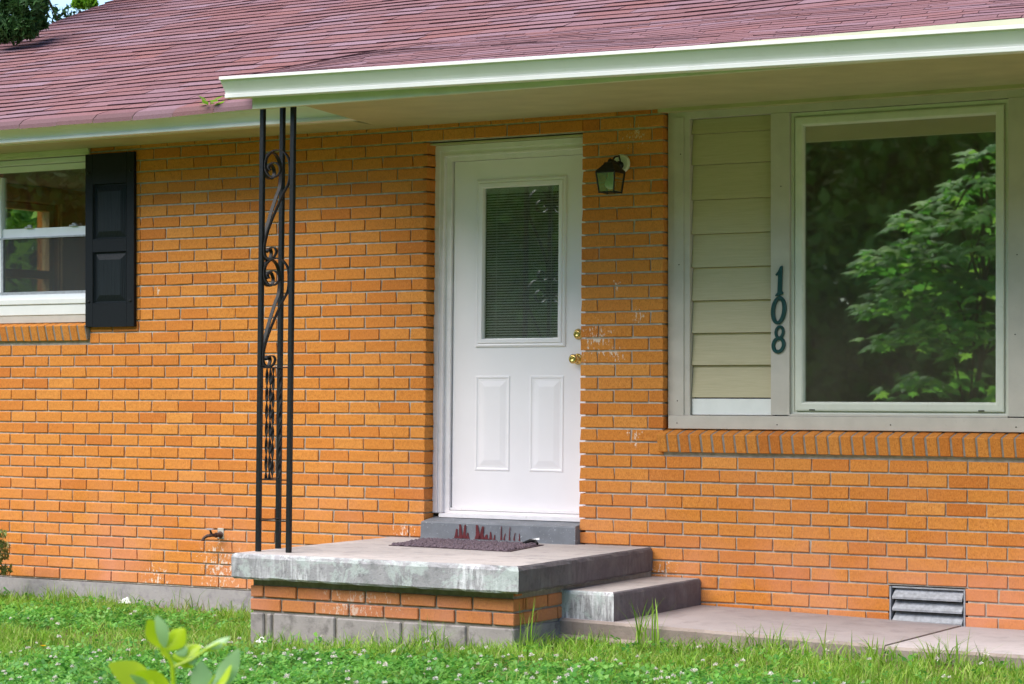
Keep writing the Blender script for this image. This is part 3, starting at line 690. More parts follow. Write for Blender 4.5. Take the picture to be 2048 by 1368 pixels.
scr.l(_t.outputs[0], _m.inputs[1]); scr.l(_d.outputs[0], _m.inputs[2]); scr.l(_m.outputs[0], scr.out.inputs[0])
sc_ = MB(); sc_.box(-10.777, wl1, .0495, .0500, 1.851, 2.194); sc_.build('insect_screen', scr.m, lwo)

shu = MB(); a0, a1, sz0, sz1 = -10.012, -9.612, 1.612, 2.705
fy = -.028
rails = [(sz0, sz0 + .15), (2.085, 2.165), (sz1 - .19, sz1)]
shu.box(a0, a0 + .062, fy, -.004, sz0, sz1, ch=.002); shu.box(a1 - .062, a1, fy, -.004, sz0, sz1, ch=.002)
for q0, q1 in rails: shu.box(a0 + .0625, a1 - .0625, fy + .0004, -.004, q0, q1)
shu.box(a0 + .05, a1 - .05, -.010, -.005, sz0 + .14, sz1 - .15)
shutter = shu.build('shutter', M['black_plain'], house)
for q0, q1 in ((sz0 + .15, 2.085), (2.165, sz1 - .19)):
    m = MB(); m.frame(a0 + .063, a1 - .063, q0, q1, [(0, fy + .001), (.006, -.011), (.012, -.011), (.050, -.025), (.053, -.025)])
    m.add([(a0 + .116, -.025, q0 + .053), (a1 - .116, -.025, q0 + .053), (a1 - .116, -.025, q1 - .053), (a0 + .116, -.025, q1 - .053)], [(0, 1, 2, 3)]); m.build('shutter_panel', M['black'], shutter)
for xx in (a0 + .03, a1 - .03):
    for zz_ in (sz0 + .16, sz1 - .12):
        m = MB(); m.lathe((xx, fy, zz_), (0, -1, 0), [(0, .008), (.004, .008), (.007, .004), (.007, 0)], 10); m.build('screw', M['iron'], shutter)

# ---------------------------------------------------------------- crawl space vent
vf = MB()
vf.box(VX0 + .002, VX0 + .010, -.002, .05, VZ0, VZ1); vf.box(VX1 - .010, VX1 - .002, -.002, .05, VZ0, VZ1); vf.box(VX0 + .010, VX1 - .010, .010, .05, VZ1 - .008, VZ1); vf.box(VX0 + .016, VX1 - .016, .045, .05, VZ0, VZ1 - .009, 1)
vent = vf.build('vent', [M['galv'], M['dark']], house)
for k in range(3):
    z = VZ0 + .004 + k * .061; m = MB(); x0, x1 = VX0 + .018, VX1 - .018
    m.add([(x0, -.006, z), (x1, -.006, z), (x1, -.006, z + .010), (x0, -.006, z + .010), (x0 + .006, .032, z + .052), (x1 - .002, .032, z + .052), (x0, .002, z - .002), (x1, .002, z - .002), (x0 + .006, .036, z + .050), (x1 - .002, .036, z + .050)],
          [(0, 1, 2, 3), (3, 2, 5, 4), (0, 6, 7, 1), (6, 8, 9, 7), (4, 5, 9, 8)]); m.build('slat', M['galv'], vent)

# ---------------------------------------------------------------- porch, step, walkway
po = (-6.8, -.75, -.1)
porch = thing('porch', po, 'raised concrete porch slab on brick and block base before the white door', 'porch')
sb = MB()
tx = [(-7.665, -1.545), (-5.885, -1.560), (-5.965, -.004), (-7.70, -.004)]
rj = random.Random(3)
def edge_pts(a, b, n): return [(a[0] + (b[0] - a[0]) * i / n, a[1] + (b[1] - a[1]) * i / n) for i in range(n)]
ring = edge_pts(tx[0], tx[1], 40) + edge_pts(tx[1], tx[2], 30) + edge_pts(tx[2], tx[3], 8) + edge_pts(tx[3], tx[0], 30)
n = len(ring); cxy = (-6.8, -.77)
def ins(p, d):
    return (p[0] + (d if p[0] < cxy[0] else -d) * (1 if abs(p[0] - cxy[0]) > .80 else 0), p[1] + (d if p[1] < -1.5 else 0))
lv = []
for z, d in ((.362, .014), (.355, .004), (.340, .0), (.240, .002), (.229, .008)):
    for i, p in enumerate(ring):
        q = ins(p, d + rj.uniform(0, .009 if z > .35 or z < .235 else .004)); lv.append((q[0], q[1], z + (rj.uniform(-.003, .001) if z < .36 else 0)))
fs = []; mi = []
for r in range(4):
    for i in range(n):
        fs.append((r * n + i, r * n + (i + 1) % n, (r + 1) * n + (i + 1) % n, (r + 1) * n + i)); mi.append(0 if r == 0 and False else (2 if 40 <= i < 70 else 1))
fs.append(tuple(range(n))); mi.append(0); fs.append(tuple(range(4 * n, 5 * n))[::-1]); mi.append(1)
sb.v = lv; sb.f = fs; sb.mi = mi
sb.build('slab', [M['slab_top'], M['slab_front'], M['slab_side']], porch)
bx0, bx1, by = -7.585, -5.962, -1.478
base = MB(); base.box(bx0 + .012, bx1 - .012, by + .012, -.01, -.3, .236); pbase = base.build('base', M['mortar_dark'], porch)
def pbrick(x0, x1, y0, y1, z0, z1, name, mat, b=.004):
    m = MB(); cx, cy = (x0 + x1) / 2, (y0 + y1) / 2
    m.bbox(x0 - cx, x1 - cx, y0 - cy, y1 - cy, 0, z1 - z0, b); mj = [(x + rj.uniform(-.0015, .0015), y + rj.uniform(-.001, .001), z + rj.uniform(-.0015, .0015)) for x, y, z in m.v]; m.v = mj
    o = link(name, m.mesh(name, mat), pbase, Vector((cx, cy, z0)) - Vector(po)); return o
for r, z0 in enumerate((.062, .1325)):
    z1 = z0 + .059; x = bx0
    first = .2 if r == 0 else .085
    cuts = [bx0] ; x = bx0 + first
    while x < bx1 - .05: cuts.append(x); x += .216
    cuts.append(bx1)
    for a, b in zip(cuts[:-1], cuts[1:]): pbrick(a + (.006 if a > bx0 else 0), b - (.006 if b < bx1 else 0), by, by + .09, z0, z1, 'brick', M['brick_low'])
    ycut = [by + .092, by + (.215 if r == 0 else .115)]
    while ycut[-1] < -1.0: ycut.append(ycut[-1] + .216)
    for a, b in zip(ycut[:-1], ycut[1:]): pbrick(bx1 - .09, bx1, a + (.010 if a > by + .1 else .006), b - .004, z0, z1, 'brick', M['brick_low'])
for r, z0 in enumerate((.206,)):
    x = bx0
    while x < bx1 - .01:
        b = min(x + .216, bx1); pbrick(x + .006, b - .006, by + .018, by + .09, z0 - .001, z0 + .026, 'brick', M['brick_low'], .002); x += .216
# concrete blocks
cuts = [bx0, bx0 + .095, bx0 + .143, bx0 + .55, bx0 + .96, bx0 + 1.35, bx1]
for a, b in zip(cuts[:-1], cuts[1:]):
    pbrick(a + (.008 if a > bx0 else 0), b - .008 * (b < bx1), by - .002, by + .09, -.30, .050 + rj.uniform(-.004, 0), 'block', M['block'], .006)
pbrick(bx1 - .09, bx1 + .001, by + .093, -1.0, -.30, .050, 'block', M['block'], .006)

stp = MB(); sx0, sx1, sy = -6.015, -5.662, -1.005
ring = edge_pts((sx0, sy), (sx1, sy), 10) + edge_pts((sx1, sy), (sx1 - .012, -.004), 22) + edge_pts((sx1 - .012, -.004), (sx0, -.004), 4) + edge_pts((sx0, -.004), (sx0, sy), 4)
n = len(ring); lv = []
for z, d in ((.204, .012), (.198, .003), (.185, 0), (.02, 0), (-.2, .0)):
    for i, p in enumerate(ring):
        k = rj.uniform(0, .004); q = (p[0] - (d + k) * (p[0] > sx0 + .2), p[1] + (d + k) * (p[1] < -.95)); lv.append((q[0], q[1], z))
fs = []; mi = []
for r in range(4):
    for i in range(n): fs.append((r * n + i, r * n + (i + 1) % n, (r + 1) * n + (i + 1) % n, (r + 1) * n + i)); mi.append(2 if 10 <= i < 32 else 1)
fs.append(tuple(range(n))); mi.append(0)
stp.v = lv; stp.f = fs; stp.mi = mi
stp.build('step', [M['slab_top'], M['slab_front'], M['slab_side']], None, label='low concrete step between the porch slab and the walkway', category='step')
def walk(x0, x1, y0, za, zb2, mats):
    m = MB(); N = 24; top = []; yj = [y0 + rj.uniform(-.006, .006) for _ in range(N + 1)]
    v = []
    for i in range(N + 1):
        x = x0 + (x1 - x0) * i / N; z = za + (zb2 - za) * i / N
        v += [(x, -.002, z), (x, yj[i] + .012, z - .004), (x, yj[i], z - .018), (x, yj[i] + .006, z - .085), (x, yj[i] - .03, z - .10 + rj.uniform(-.01, .01)), (x, yj[i] - .03, -.3)]
    f = []; mi = []
    for i in range(N):
        for k in range(5): a = i * 6 + k; f.append((a, a + 6, a + 7, a + 1)); mi.append(0 if k < 1 else 1)
    f += [(0, 1, 2, 3, 4, 5), tuple(N * 6 + k for k in (5, 4, 3, 2, 1, 0))]; mi += [1, 1]
    m.v = v; m.f = f; m.mi = mi; m.build('walkway', mats, None, kind='structure')
M['walk_top'] = mat_concrete('walk_top', (.33, .285, .28), (.38, .33, .325), (.28, .24, .24), pits=.3)
M['walk_light'] = mat_concrete('walk_light', (.43, .385, .385), (.48, .43, .43), (.37, .33, .33), pits=.3)
M['walk_edge'] = mat_concrete('walk_edge', (.27, .21, .18), (.34, .28, .25), (.23, .19, .17), pits=.6)
walk(-5.966, -4.208, -1.03, .068, .030, [M['walk_top'], M['walk_edge']]); walk(-4.205, 2.5, -1.03, .024, .012, [M['walk_light'], M['walk_edge']])

# ---------------------------------------------------------------- iron porch column
pc = (-7.592, -1.38, .362)
colm = thing('iron_column', pc, 'black wrought iron corner column with scrolls at the left end of the porch', 'column')
TL = .0135
ZT = 2.712
def bar(x, y, w=.0125, zt=ZT):
    m = MB(); m.bbox(x - w, x + w, y - w, y + w, .362, zt, .002); m.shear(TL, 1.5); m.build('post', M['iron'], colm)
bxs = (-7.592, -1.38); bxr = (-7.398, -1.372); bxm = (-7.634, -1.150)
bar(*bxs); bar(*bxr); bar(*bxm, zt=2.745)
fpx = [(318, 490), (309, 478), (312, 460), (330, 446), (358, 450), (379, 485), (370, 518), (338, 535), (303, 516), (287, 465), (300, 402), (345, 369), (395, 380), (430, 430), (437, 500), (430, 575), (398, 640), (352, 745), (312, 850), (291, 930), (286, 985), (293, 1024), (317, 1043), (345, 1030), (359, 1000), (350, 976), (330, 972), (315, 984), (318, 998)]
def crom(P, k=5):
    out = []; n = len(P)
    for i in range(n - 1):
        p0, p1, p2, p3 = (Vector(P[max(i - 1, 0)]), Vector(P[i]), Vector(P[i + 1]), Vector(P[min(i + 2, n - 1)]))
        for j in range(k):
            t = j / k; out.append(.5 * ((2 * p1) + (p2 - p0) * t + (2 * p0 - 5 * p1 + 4 * p2 - p3) * t * t + (3 * p1 - p0 - 3 * p2 + p3) * t ** 3))
    out.append(Vector(P[-1])); return out
def scroll(A, B, ztop):
    A = Vector((*A, 0)); B = Vector((*B, 0)); d = (B - A); w = d.length; d.normalize(); nrm = Vector((-d.y, d.x, 0))
    path = crom([((x - 281) / 160, y) for x, y in fpx]); m = MB(); v = []
    tn = []
    P = [A + d * (.0135 + (w - .027) * s) + Vector((0, 0, ztop - (y - 368) * (.577 / 677))) for s, y in path]
    hw, ht = .0095, .0030
    for i, p in enumerate(P):
        t = (P[min(i + 1, len(P) - 1)] - P[max(i - 1, 0)]).normalized(); q = t.cross(nrm)
        v += [p + nrm * hw + q * ht, p + nrm * hw - q * ht, p - nrm * hw - q * ht, p - nrm * hw + q * ht]
    f = [(i * 4 + k, i * 4 + (k + 1) % 4, i * 4 + 4 + (k + 1) % 4, i * 4 + 4 + k) for i in range(len(P) - 1) for k in range(4)] + [(0, 1, 2, 3), tuple(len(P) * 4 - 4 + k for k in (3, 2, 1, 0))]
    m.add(v, f); m.shear(TL, 1.5); m.build('scroll', M['iron_old'], colm)
def pz(v_): return 1.246 + (770 - v_) * 12.32 / 4692
for z in (pz(297), pz(515)):
    scroll(bxs, bxr, z); scroll(bxs, bxm, z)
ZT1, ZT2, ZT3 = pz(735), pz(961), pz(1044)
for zq, t in ((ZT1, .006), (ZT2, .006), (ZT3, .005)):
    for B in (bxr, bxm):
        A = Vector((*bxs, zq)); Bv = Vector((*B, zq)); d = (Bv - A).normalized(); nn = Vector((-d.y, d.x, 0)) * .009; up = Vector((0, 0, t / 2))
        m = MB(); a, b = A + d * .0126, Bv - d * .0126
        m.add([a - nn - up, a + nn - up, a + nn + up, a - nn + up, b - nn - up, b + nn - up, b + nn + up, b - nn + up], [(0, 1, 2, 3), (4, 7, 6, 5), (0, 4, 5, 1), (1, 5, 6, 2), (2, 6, 7, 3), (3, 7, 4, 0)]); m.shear(TL, 1.5); m.build('tie_bar', M['iron'], colm)
for B in (bxr, bxm):
    for s in (.34, .66):
        A = Vector(bxs).lerp(Vector(B), s); m = MB(); v = []; K = 90
        for i in range(K + 1):
            z = ZT2 + .003 + (ZT1 - ZT2 - .006) * i / K; an = i / K * math.pi * 2 * 3.2 + s * 3; c_, s_ = math.cos(an), math.sin(an)
            for p, q in ((-.0082, -.0030), (.0082, -.0030), (.0082, .0030), (-.0082, .0030)): v.append((A.x + p * c_ - q * s_, A.y + p * s_ + q * c_, z))
        m.add(v, [(i * 4 + k, i * 4 + (k + 1) % 4, i * 4 + 4 + (k + 1) % 4, i * 4 + 4 + k) for i in range(K) for k in range(4)]); m.shear(TL, 1.5); m.build('twisted_bar', M['iron_old'], colm)

# ---------------------------------------------------------------- doormat
mx0, mx1, my0, my1 = -7.335, -6.49, -.715, -.135
rug = MB()
rp = random.Random(5)
def oct_blob(c, a, b, cz, rz):
    cs, sn = math.cos(rz), math.sin(rz); v = []
    for th in (0.5, 1.1):
        for k in range(6):
            t = k * math.pi / 3; x, y = a * math.cos(t) * math.cos(th - .5) , b * math.sin(t) * math.cos(th - .5); v.append((c[0] + x * cs - y * sn, c[1] + x * sn + y * cs, c[2] + cz * math.sin(th - .5)))
    v.append((c[0], c[1], c[2] + cz)); f = [(k, (k + 1) % 6, 6 + (k + 1) % 6, 6 + k) for k in range(6)] + [(6 + k, 6 + (k + 1) % 6, 12) for k in range(6)]
    rug.add(v, f)
NX, NY = 52, 30
for iy in range(NY):
    for ix in range(NX):
        fx = (ix + (.5 if iy % 2 else 0)) / NX * .97 + .012; fy2 = iy / NY * .97 + .012
        x = -7.250 + .800 * fx - .105 * fy2; y = -.650 - .072 * fx + .520 * fy2
        oct_blob((x + rp.uniform(-.004, .004), y + rp.uniform(-.004, .004), .366 + rp.uniform(-.002, .004)), rp.uniform(.010, .014), rp.uniform(.008, .011), rp.uniform(.006, .013), rp.uniform(-.7, .7))
matr = thing('doormat', ((mx0 + mx1) / 2, (my0 + my1) / 2, .362), 'dark mauve looped yarn doormat lying in front of the white door', 'doormat')
rug.build('pile', M['mat'], matr, smooth=True)
eb = MB(); eb.add([(-7.265, -.655, .3632), (-6.440, -.730, .3632), (-6.545, -.195, .3632), (-7.365, -.122, .3632), (-7.265, -.655, .3662), (-6.440, -.730, .3662), (-6.545, -.195, .3662), (-7.365, -.122, .3662)], [(0, 3, 2, 1), (4, 5, 6, 7), (0, 1, 5, 4), (1, 2, 6, 5), (2, 3, 7, 6), (3, 0, 4, 7)]); eb.build('backing', M['mat_edge'], matr)
ta = MB(); ta.tube([(-6.625, -.28, .376), (-6.60, -.25, .390), (-6.575, -.235, .388), (-6.555, -.25, .374)], .009, 8); ta.build('rubber_strap', M['rubber'], matr)
lf = MB(); lf.add([(-6.66, -.16, .388), (-6.63, -.185, .392), (-6.585, -.175, .390), (-6.60, -.15, .400)], [(0, 1, 2, 3)]); lf.build('paper_scrap', M['paper'], None, label='small white paper scrap on the far edge of the doormat', category='scrap')

# ---------------------------------------------------------------- outdoor tap
tapo = thing('outdoor_tap', (-8.955, 0, .33), 'small rusty garden tap on the brick wall left of the porch', 'tap')
m = MB(); m.lathe((-8.945, .004, .332), (0, -1, 0), [(0, .026), (.012, .027), (.020, .018), (.05, .015), (.052, .020), (.066, .020), (.068, .014), (.085, .013)], 14)
m.tube([(-8.945, -.07, .332), (-8.955, -.095, .333), (-8.985, -.115, .328), (-9.01, -.125, .312), (-9.016, -.127, .300)], [.013, .014, .013, .012, .012], 10); m.lathe((-9.016, -.127, .302), (0, 0, -1), [(0, .013), (.002, .016), (.014, .016), (.014, .01)], 12); m.build('spout', M['rust'], tapo)
m = MB(); m.tube([(-8.957, -.095, .335), (-8.965, -.108, .375)], [.011, .006], 8); m.build('stem', M['rust'], tapo)
m = MB(); m.lathe((-8.9655, -.109, .374), (.1, -.1, 1), [(0, .012), (.002, .030), (.007, .031), (.010, .010)], 12); m.build('wheel_handle', M['galv'], tapo)
m = MB(); m.bbox(-8.975, -8.915, -.006, .004, .30, .382, .003); m.build('patch', M['mortar'], tapo)

tapo.scale = (.8, .8, .8)

# ---------------------------------------------------------------- wall lantern
lo = thing('wall_lantern', (-6.160, 0, 2.47), 'black carriage lantern with white bulb on the brick beside the door', 'lantern')
m = MB(); m.lathe((-6.160, -.003, 2.462), (0, -1, 0), [(0, .052), (.010, .052), (.018, .045), (.020, .012), (.020, 0)], 28); m.build('wall_plate', M['plate'], lo)
m = MB(); m.lathe((-6.160, -.02, 2.452), (0, -1, 0), [(0, .022), (.02, .022), (.03, .014), (.06, .012)], 14)
m.tube([(-6.160, -.05, 2.452), (-6.160, -.085, 2.465), (-6.160, -.115, 2.468), (-6.160, -.13, 2.455)], .009, 8)
m.tube([(-6.160, -.02, 2.47), (-6.152, -.05, 2.500), (-6.156, -.09, 2.492), (-6.16, -.125, 2.46)], .005, 8)
m.tube([(-6.160, -.02, 2.41), (-6.160, -.045, 2.395), (-6.160, -.06, 2.41), (-6.160, -.05, 2.425)], .005, 8); m.build('arm', M['lantern'], lo)
cx, cy = -6.160, -.135; a = .058; b2 = .045; zt_, zb_ = 2.405, 2.295
m = MB()
for k, (r, z) in enumerate(((.066, zt_), (.062, zt_ + .010), (.035, zt_ + .045), (.018, zt_ + .055), (.016, zt_ + .07), (.004, zt_ + .08))): pass
m.lathe((cx, cy, zt_), (0, 0, 1), [(0, .084), (.008, .084), (.014, .074), (.042, .040), (.052, .036), (.056, .016), (.068, .013), (.076, .002)], 4)
mm = m.v; ca, sa = math.cos(R(45)), math.sin(R(45)); m.v = [(cx + (x - cx) * ca - (y - cy) * sa, cy + (x - cx) * sa + (y - cy) * ca, z) for x, y, z in mm]; m.build('hood', M['lantern'], lo)
m = MB()
for sx in (-1, 1):
    for sy_ in (-1, 1): m.tube([(cx + sx * a, cy + sy_ * a, zt_ + .002), (cx + sx * b2, cy + sy_ * b2, zb_ - .006)], .0042, 6)
for z, w in ((zt_ - .003, a), (zb_, b2)):
    for sx, sy_, ex, ey in ((-1, -1, 1, -1), (1, -1, 1, 1), (1, 1, -1, 1), (-1, 1, -1, -1)): m.tube([(cx + sx * w, cy + sy_ * w, z), (cx + ex * w, cy + ey * w, z)], .0042, 6)
m.build('cage', M['lantern'], lo)
for sx, sy_, ex, ey in ((-1, -1, 1, -1), (1, -1, 1, 1), (-1, 1, -1, -1)):
    m = MB(); k = .97
    m.add([(cx + sx * a * k, cy + sy_ * a * k, zt_ - .004), (cx + ex * a * k, cy + ey * a * k, zt_ - .004), (cx + ex * b2 * k, cy + ey * b2 * k, zb_ + .002), (cx + sx * b2 * k, cy + sy_ * b2 * k, zb_ + .002)], [(0, 1, 2, 3)]); m.build('pane', M['lamp_glass'], lo)
m = MB(); m.lathe((cx, cy, zt_), (0, 0, -1), [(0, .013), (.022, .014), (.034, .018), (.052, .028), (.068, .031), (.082, .026), (.092, .012), (.095, 0)], 20); m.build('bulb', M['bulb'], lo, smooth=True)

# ---------------------------------------------------------------- house numbers on the board
yb = wy - .0045
def stroke(path, wf, closed, name, label):
    n = len(path); v = []
    for i, (x, z) in enumerate(path):
        p0 = path[(i - 1) % n] if closed or i > 0 else path[i]; p1 = path[(i + 1) % n] if closed or i < n - 1 else path[i]
        tx_, tz = p1[0] - p0[0], p1[1] - p0[1]; l = math.hypot(tx_, tz) or 1; nx_, nz = -tz / l, tx_ / l; w = wf(i / n)
        v += [(x + nx_ * w, yb, z + nz * w), (x + nx_ * w, yb - .009, z + nz * w), (x + nx_ * w * .6, yb - .013, z + nz * w * .6), (x - nx_ * w * .6, yb - .013, z - nz * w * .6), (x - nx_ * w, yb - .009, z - nz * w), (x - nx_ * w, yb, z - nz * w)]
    f = [(i * 6 + k, i * 6 + (k + 1) % 6, ((i + 1) % n) * 6 + (k + 1) % 6, ((i + 1) % n) * 6 + k) for i in range(n if closed else n - 1) for k in range(6)]
    if not closed: f += [tuple(range(6)), tuple(range((n - 1) * 6, n * 6))[::-1]]
    m = MB(); m.add(v, f); return m
nxc = -5.234; GR = 'house numbers on the window board'
def ell(cx_, cz, a_, b_, n=40, sl_=.18): return [(cx_ + a_ * math.cos(t) + sl_ * b_ * math.sin(t) * .5, cz + b_ * math.sin(t)) for t in [2 * math.pi * i / n for i in range(n)]]
m0 = stroke(ell(nxc - .002, 1.642, .033, .066), lambda t: .0085 + .003 * abs(math.cos(2 * math.pi * t)), True, '', '')
m0.add([(nxc + .004, yb - .012, 1.691), (nxc + .016, yb - .012, 1.697), (nxc + .012, yb - .012, 1.717), (nxc + .002, yb - .012, 1.723), (nxc + .004, yb, 1.691), (nxc + .016, yb, 1.697), (nxc + .012, yb, 1.717), (nxc + .002, yb, 1.723)], [(0, 1, 2, 3), (0, 4, 5, 1), (1, 5, 6, 2), (2, 6, 7, 3), (3, 7, 4, 0)])
m0.build('house_number', M['digit'], None, label='dark green metal digit zero, middle of the three house numbers', category='number', group=GR)
m8 = stroke(ell(nxc + .003, 1.526, .021, .029), lambda t: .0075, True, '', ''); m8b = stroke(ell(nxc - .003, 1.458, .030, .036), lambda t: .0095, True, '', '')
m8.v = [(x, y + .0004, z) for x, y, z in m8.v]
b0 = len(m8.v); m8.v += m8b.v; m8.f += [tuple(i + b0 for i in f) for f in m8b.f]; m8.mi += m8b.mi
m8.build('house_number', M['digit'], None, label='dark green metal digit eight, lowest of the three house numbers', category='number', group=GR)
p1 = [(.004, .077), (.014, .081), (.017, .077), (.013, -.052), (.021, -.062), (.019, -.069), (-.024, -.080), (-.025, -.074), (-.012, -.060), (-.008, .035), (-.020, .028), (-.023, .036), (-.010, .050)]
m = MB(); n = len(p1); m.add([(nxc + .004 + x, yb, 1.797 + z) for x, z in p1] + [(nxc + .004 + x, yb - .009, 1.797 + z) for x, z in p1], [tuple(range(n))[::-1], tuple(range(n, 2 * n))] + [(i, (i + 1) % n, n + (i + 1) % n, n + i) for i in range(n)])
m.build('house_number', M['digit'], None, label='dark green metal digit one, topmost of the three house numbers', category='number', group=GR)

# ---------------------------------------------------------------- plants
def leafcards(cent, size, nrm_bias=.3, elong=1.6, droop=0.0, seed=1):
    g_ = np.random.default_rng(seed); n = len(cent)
    a = g_.normal(size=(n, 3)); a /= np.linalg.norm(a, axis=1)[:, None]; a[:, 2] -= droop; a /= np.linalg.norm(a, axis=1)[:, None]
    b = g_.normal(size=(n, 3)); b[:, 2] *= nrm_bias; b -= (b * a).sum(1)[:, None] * a; b /= np.linalg.norm(b, axis=1)[:, None]
    s = (size * g_.uniform(.6, 1.4, n))[:, None]; w = s / elong
    v = np.stack([cent - a * s * .5, cent + b * w * .5 + a * s * .05, cent + a * s * .5, cent - b * w * .5 + a * s * .05], 1).reshape(-1, 3)
    return v, np.arange(4 * n).reshape(-1, 4)
def blobcrown(centers, radii, per, seed):
    g_ = np.random.default_rng(seed); out = []
    for c, r in zip(centers, radii):
        p = g_.normal(size=(per, 3)); p /= np.linalg.norm(p, axis=1)[:, None]; p *= (r * g_.uniform(.35, 1.0, per) ** .6)[:, None]; p[:, 2] *= .75; out.append(p + np.array(c))
    return np.concatenate(out)
def branches(m, base_, top, r0, ends, seed):
    g_ = random.Random(seed); b = Vector(base_); t = Vector(top)
    P = [b.lerp(t, i / 6) + Vector((g_.uniform(-.06, .06), g_.uniform(-.06, .06), 0)) * (i > 0) for i in range(7)]
    m.tube(P, [r0 * (1 - .12 * i) for i in range(7)], 8)
    for e in ends:
        e = Vector(e); s = P[g_.randint(2, 6)]; mid = s.lerp(e, .5) + Vector((0, 0, .12 * (e - s).length)); m.tube([s, mid, e], [r0 * .35, r0 * .2, r0 * .06], 6)

# young maple standing in the yard, mirrored in the picture window
mp = random.Random(9)
mo = thing('maple_sapling', (-6.6, -6.35, float(gz(-6.6))), 'young maple with broad pointed leaves mirrored in the picture window', 'tree')
cl = []
lobes = [(0, 0), (.10, .06), (.34, -.02), (.26, .16), (.50, .30), (.24, .34), (.22, .50), (.10, .48), (0, .85)]
outl = lobes + [(-x, y) for x, y in lobes[-2:0:-1]]
V = []; F = []
whorls = []
for (wx, wy_, wz, r, cnt) in [(-6.35, -6.2, 3.12, .22, 16), (-6.35, -6.25, 2.92, .38, 34), (-6.3, -6.3, 2.68, .55, 60), (-6.75, -6.4, 2.78, .24, 16), (-6.95, -6.2, 2.62, .22, 16), (-6.5, -6.2, 2.66, .2, 14), (-7.0, -6.3, 2.42, .42, 60), (-6.45, -6.2, 2.40, .45, 60), (-7.25, -6.35, 2.3, .3, 34), (-6.85, -6.3, 2.2, .5, 70), (-6.3, -6.3, 2.1, .5, 60), (-7.1, -6.4, 2.0, .42, 50), (-6.6, -6.2, 1.85, .5, 50), (-7.05, -6.3, 1.7, .36, 30), (-6.3, -6.4, 1.7, .5, 50), (-5.9, -6.4, 2.5, .5, 60), (-5.75, -6.4, 2.1, .5, 60), (-5.9, -6.4, 1.7, .5, 50), (-6.7, -6.3, 1.4, .4, 26), (-7.0, -6.3, 1.3, .3, 16), (-6.2, -6.4, 1.2, .45, 26)]:
    whorls.append((wx, wy_, wz - .1))
    for _ in range(int(cnt * 1.7)):
        t = mp.uniform(0, 6.283); rr = r * math.sqrt(mp.random()); c = Vector((wx + rr * math.cos(t), wy_ + rr * math.sin(t), wz - .35 * rr + mp.uniform(-.06, .06)))
        size = mp.uniform(.10, .19); out_ = Vector((math.cos(t), math.sin(t), -mp.uniform(.1, .9))).normalized(); sd = out_.cross(Vector((mp.uniform(-.3, .3), mp.uniform(-.3, .3), 1))).normalized(); up = sd.cross(out_)
        b = len(V); V.append(c + out_ * size * .3 + up * .012)
        for x, y in outl: V.append(c + out_ * y * size + sd * x * size - up * (abs(x) * size * .35))
        n = len(outl); F += [(b, b + 1 + i, b + 1 + (i + 1) % n) for i in range(n)]
npmesh('crown', np.array([tuple(p) for p in V]), np.array(F), M['maple'], mo)
m = MB(); branches(m, (-6.55, -6.35, -.15), (-6.4, -6.25, 3.0), .035, whorls, 4); m.build('trunk', M['bark'], mo)

# woods behind the camera: one mass, mirrored in the panes
g_ = np.random.default_rng(21)
n = 5200; X = g_.uniform(-62, 22, n); Y = -26 - g_.uniform(0, 13, n); Z = g_.uniform(.2, 11.5, n) ** 1.0
cc = blobcrown(np.stack([X, Y, Z], 1), g_.uniform(.6, 1.4, n), 52, 5)
v, f = leafcards(cc, .30, seed=6)
n = 1700; X = g_.uniform(-62, 22, n); Y = -40 - g_.uniform(0, 3.5, n); Z = g_.uniform(-.5, 12, n)
v2, f2 = leafcards(blobcrown(np.stack([X, Y, Z], 1), g_.uniform(.8, 1.6, n), 40, 15), .95, elong=1.2, seed=16); f = np.concatenate([f, f2 + len(v)]); v = np.concatenate([v, v2])
wd = npmesh('woods', v, f, M['woods'], label='dark wood across the yard mirrored in the window panes', category='woods', kind='stuff')
m = MB()
for i in range(40):
    x = -60 + i * 2.1 + rng.uniform(-.8, .8); y = -30 - rng.uniform(0, 5); m.tube([(x, y, -.3), (x + rng.uniform(-.3, .3), y, 5), (x + rng.uniform(-.6, .6), y, 10)], [.22, .16, .06], 7)
m.build('woods_trunks', M['bark'], wd, kind='stuff')

# trees beside and behind the left end of the house
def tree(name, label, base_, H_, centers, radii, per, leaf, matn, seed, tr=.12, elong=1.6, droop=0, group=None):
    o = thing(name, base_, label, 'tree', group)
    p = blobcrown(centers, radii, per, seed); v, f = leafcards(p, leaf, elong=elong, droop=droop, seed=seed + 1)
    npmesh('crown', v, f, M[matn], o); m = MB(); branches(m, base_, (base_[0], base_[1], base_[2] + H_), tr, centers[:14], seed); m.build('trunk', M['bark'], o); return o
q = random.Random(2)
cs = [(-13.15 + q.uniform(-.5, .5), 1.9 + q.uniform(-.8, .9), q.uniform(3.9, 7.5)) for _ in range(34)]
near = [(-12.14, 1.5, 4.025), (-12.017, 1.5, 4.015), (-11.894, 1.5, 4.005), (-11.981, 1.7, 4.021), (-12.14, 1.5, 3.915), (-12.017, 1.5, 3.905), (-11.90, 1.5, 3.885), (-11.985, 1.7, 3.92), (-12.066, 1.5, 3.84), (-11.90, 1.5, 3.83), (-12.165, 1.5, 3.83), (-11.99, 1.5, 3.86), (-11.93, 1.65, 4.07), (-12.1, 1.5, 4.12), (-11.95, 1.6, 4.16), (-12.3, 1.5, 4.0), (-12.3, 1.5, 4.2)]; cs += near
tree('cedar_tree', 'dark green cedar overhanging the left end of the roof', (-13.5, 2.1, -.13), 7, cs, [q.uniform(.18, .42) for _ in range(34)] + [q.uniform(.05, .11) for _ in near], 420, .06, 'cedar', 31, .16, 3.2, .3)
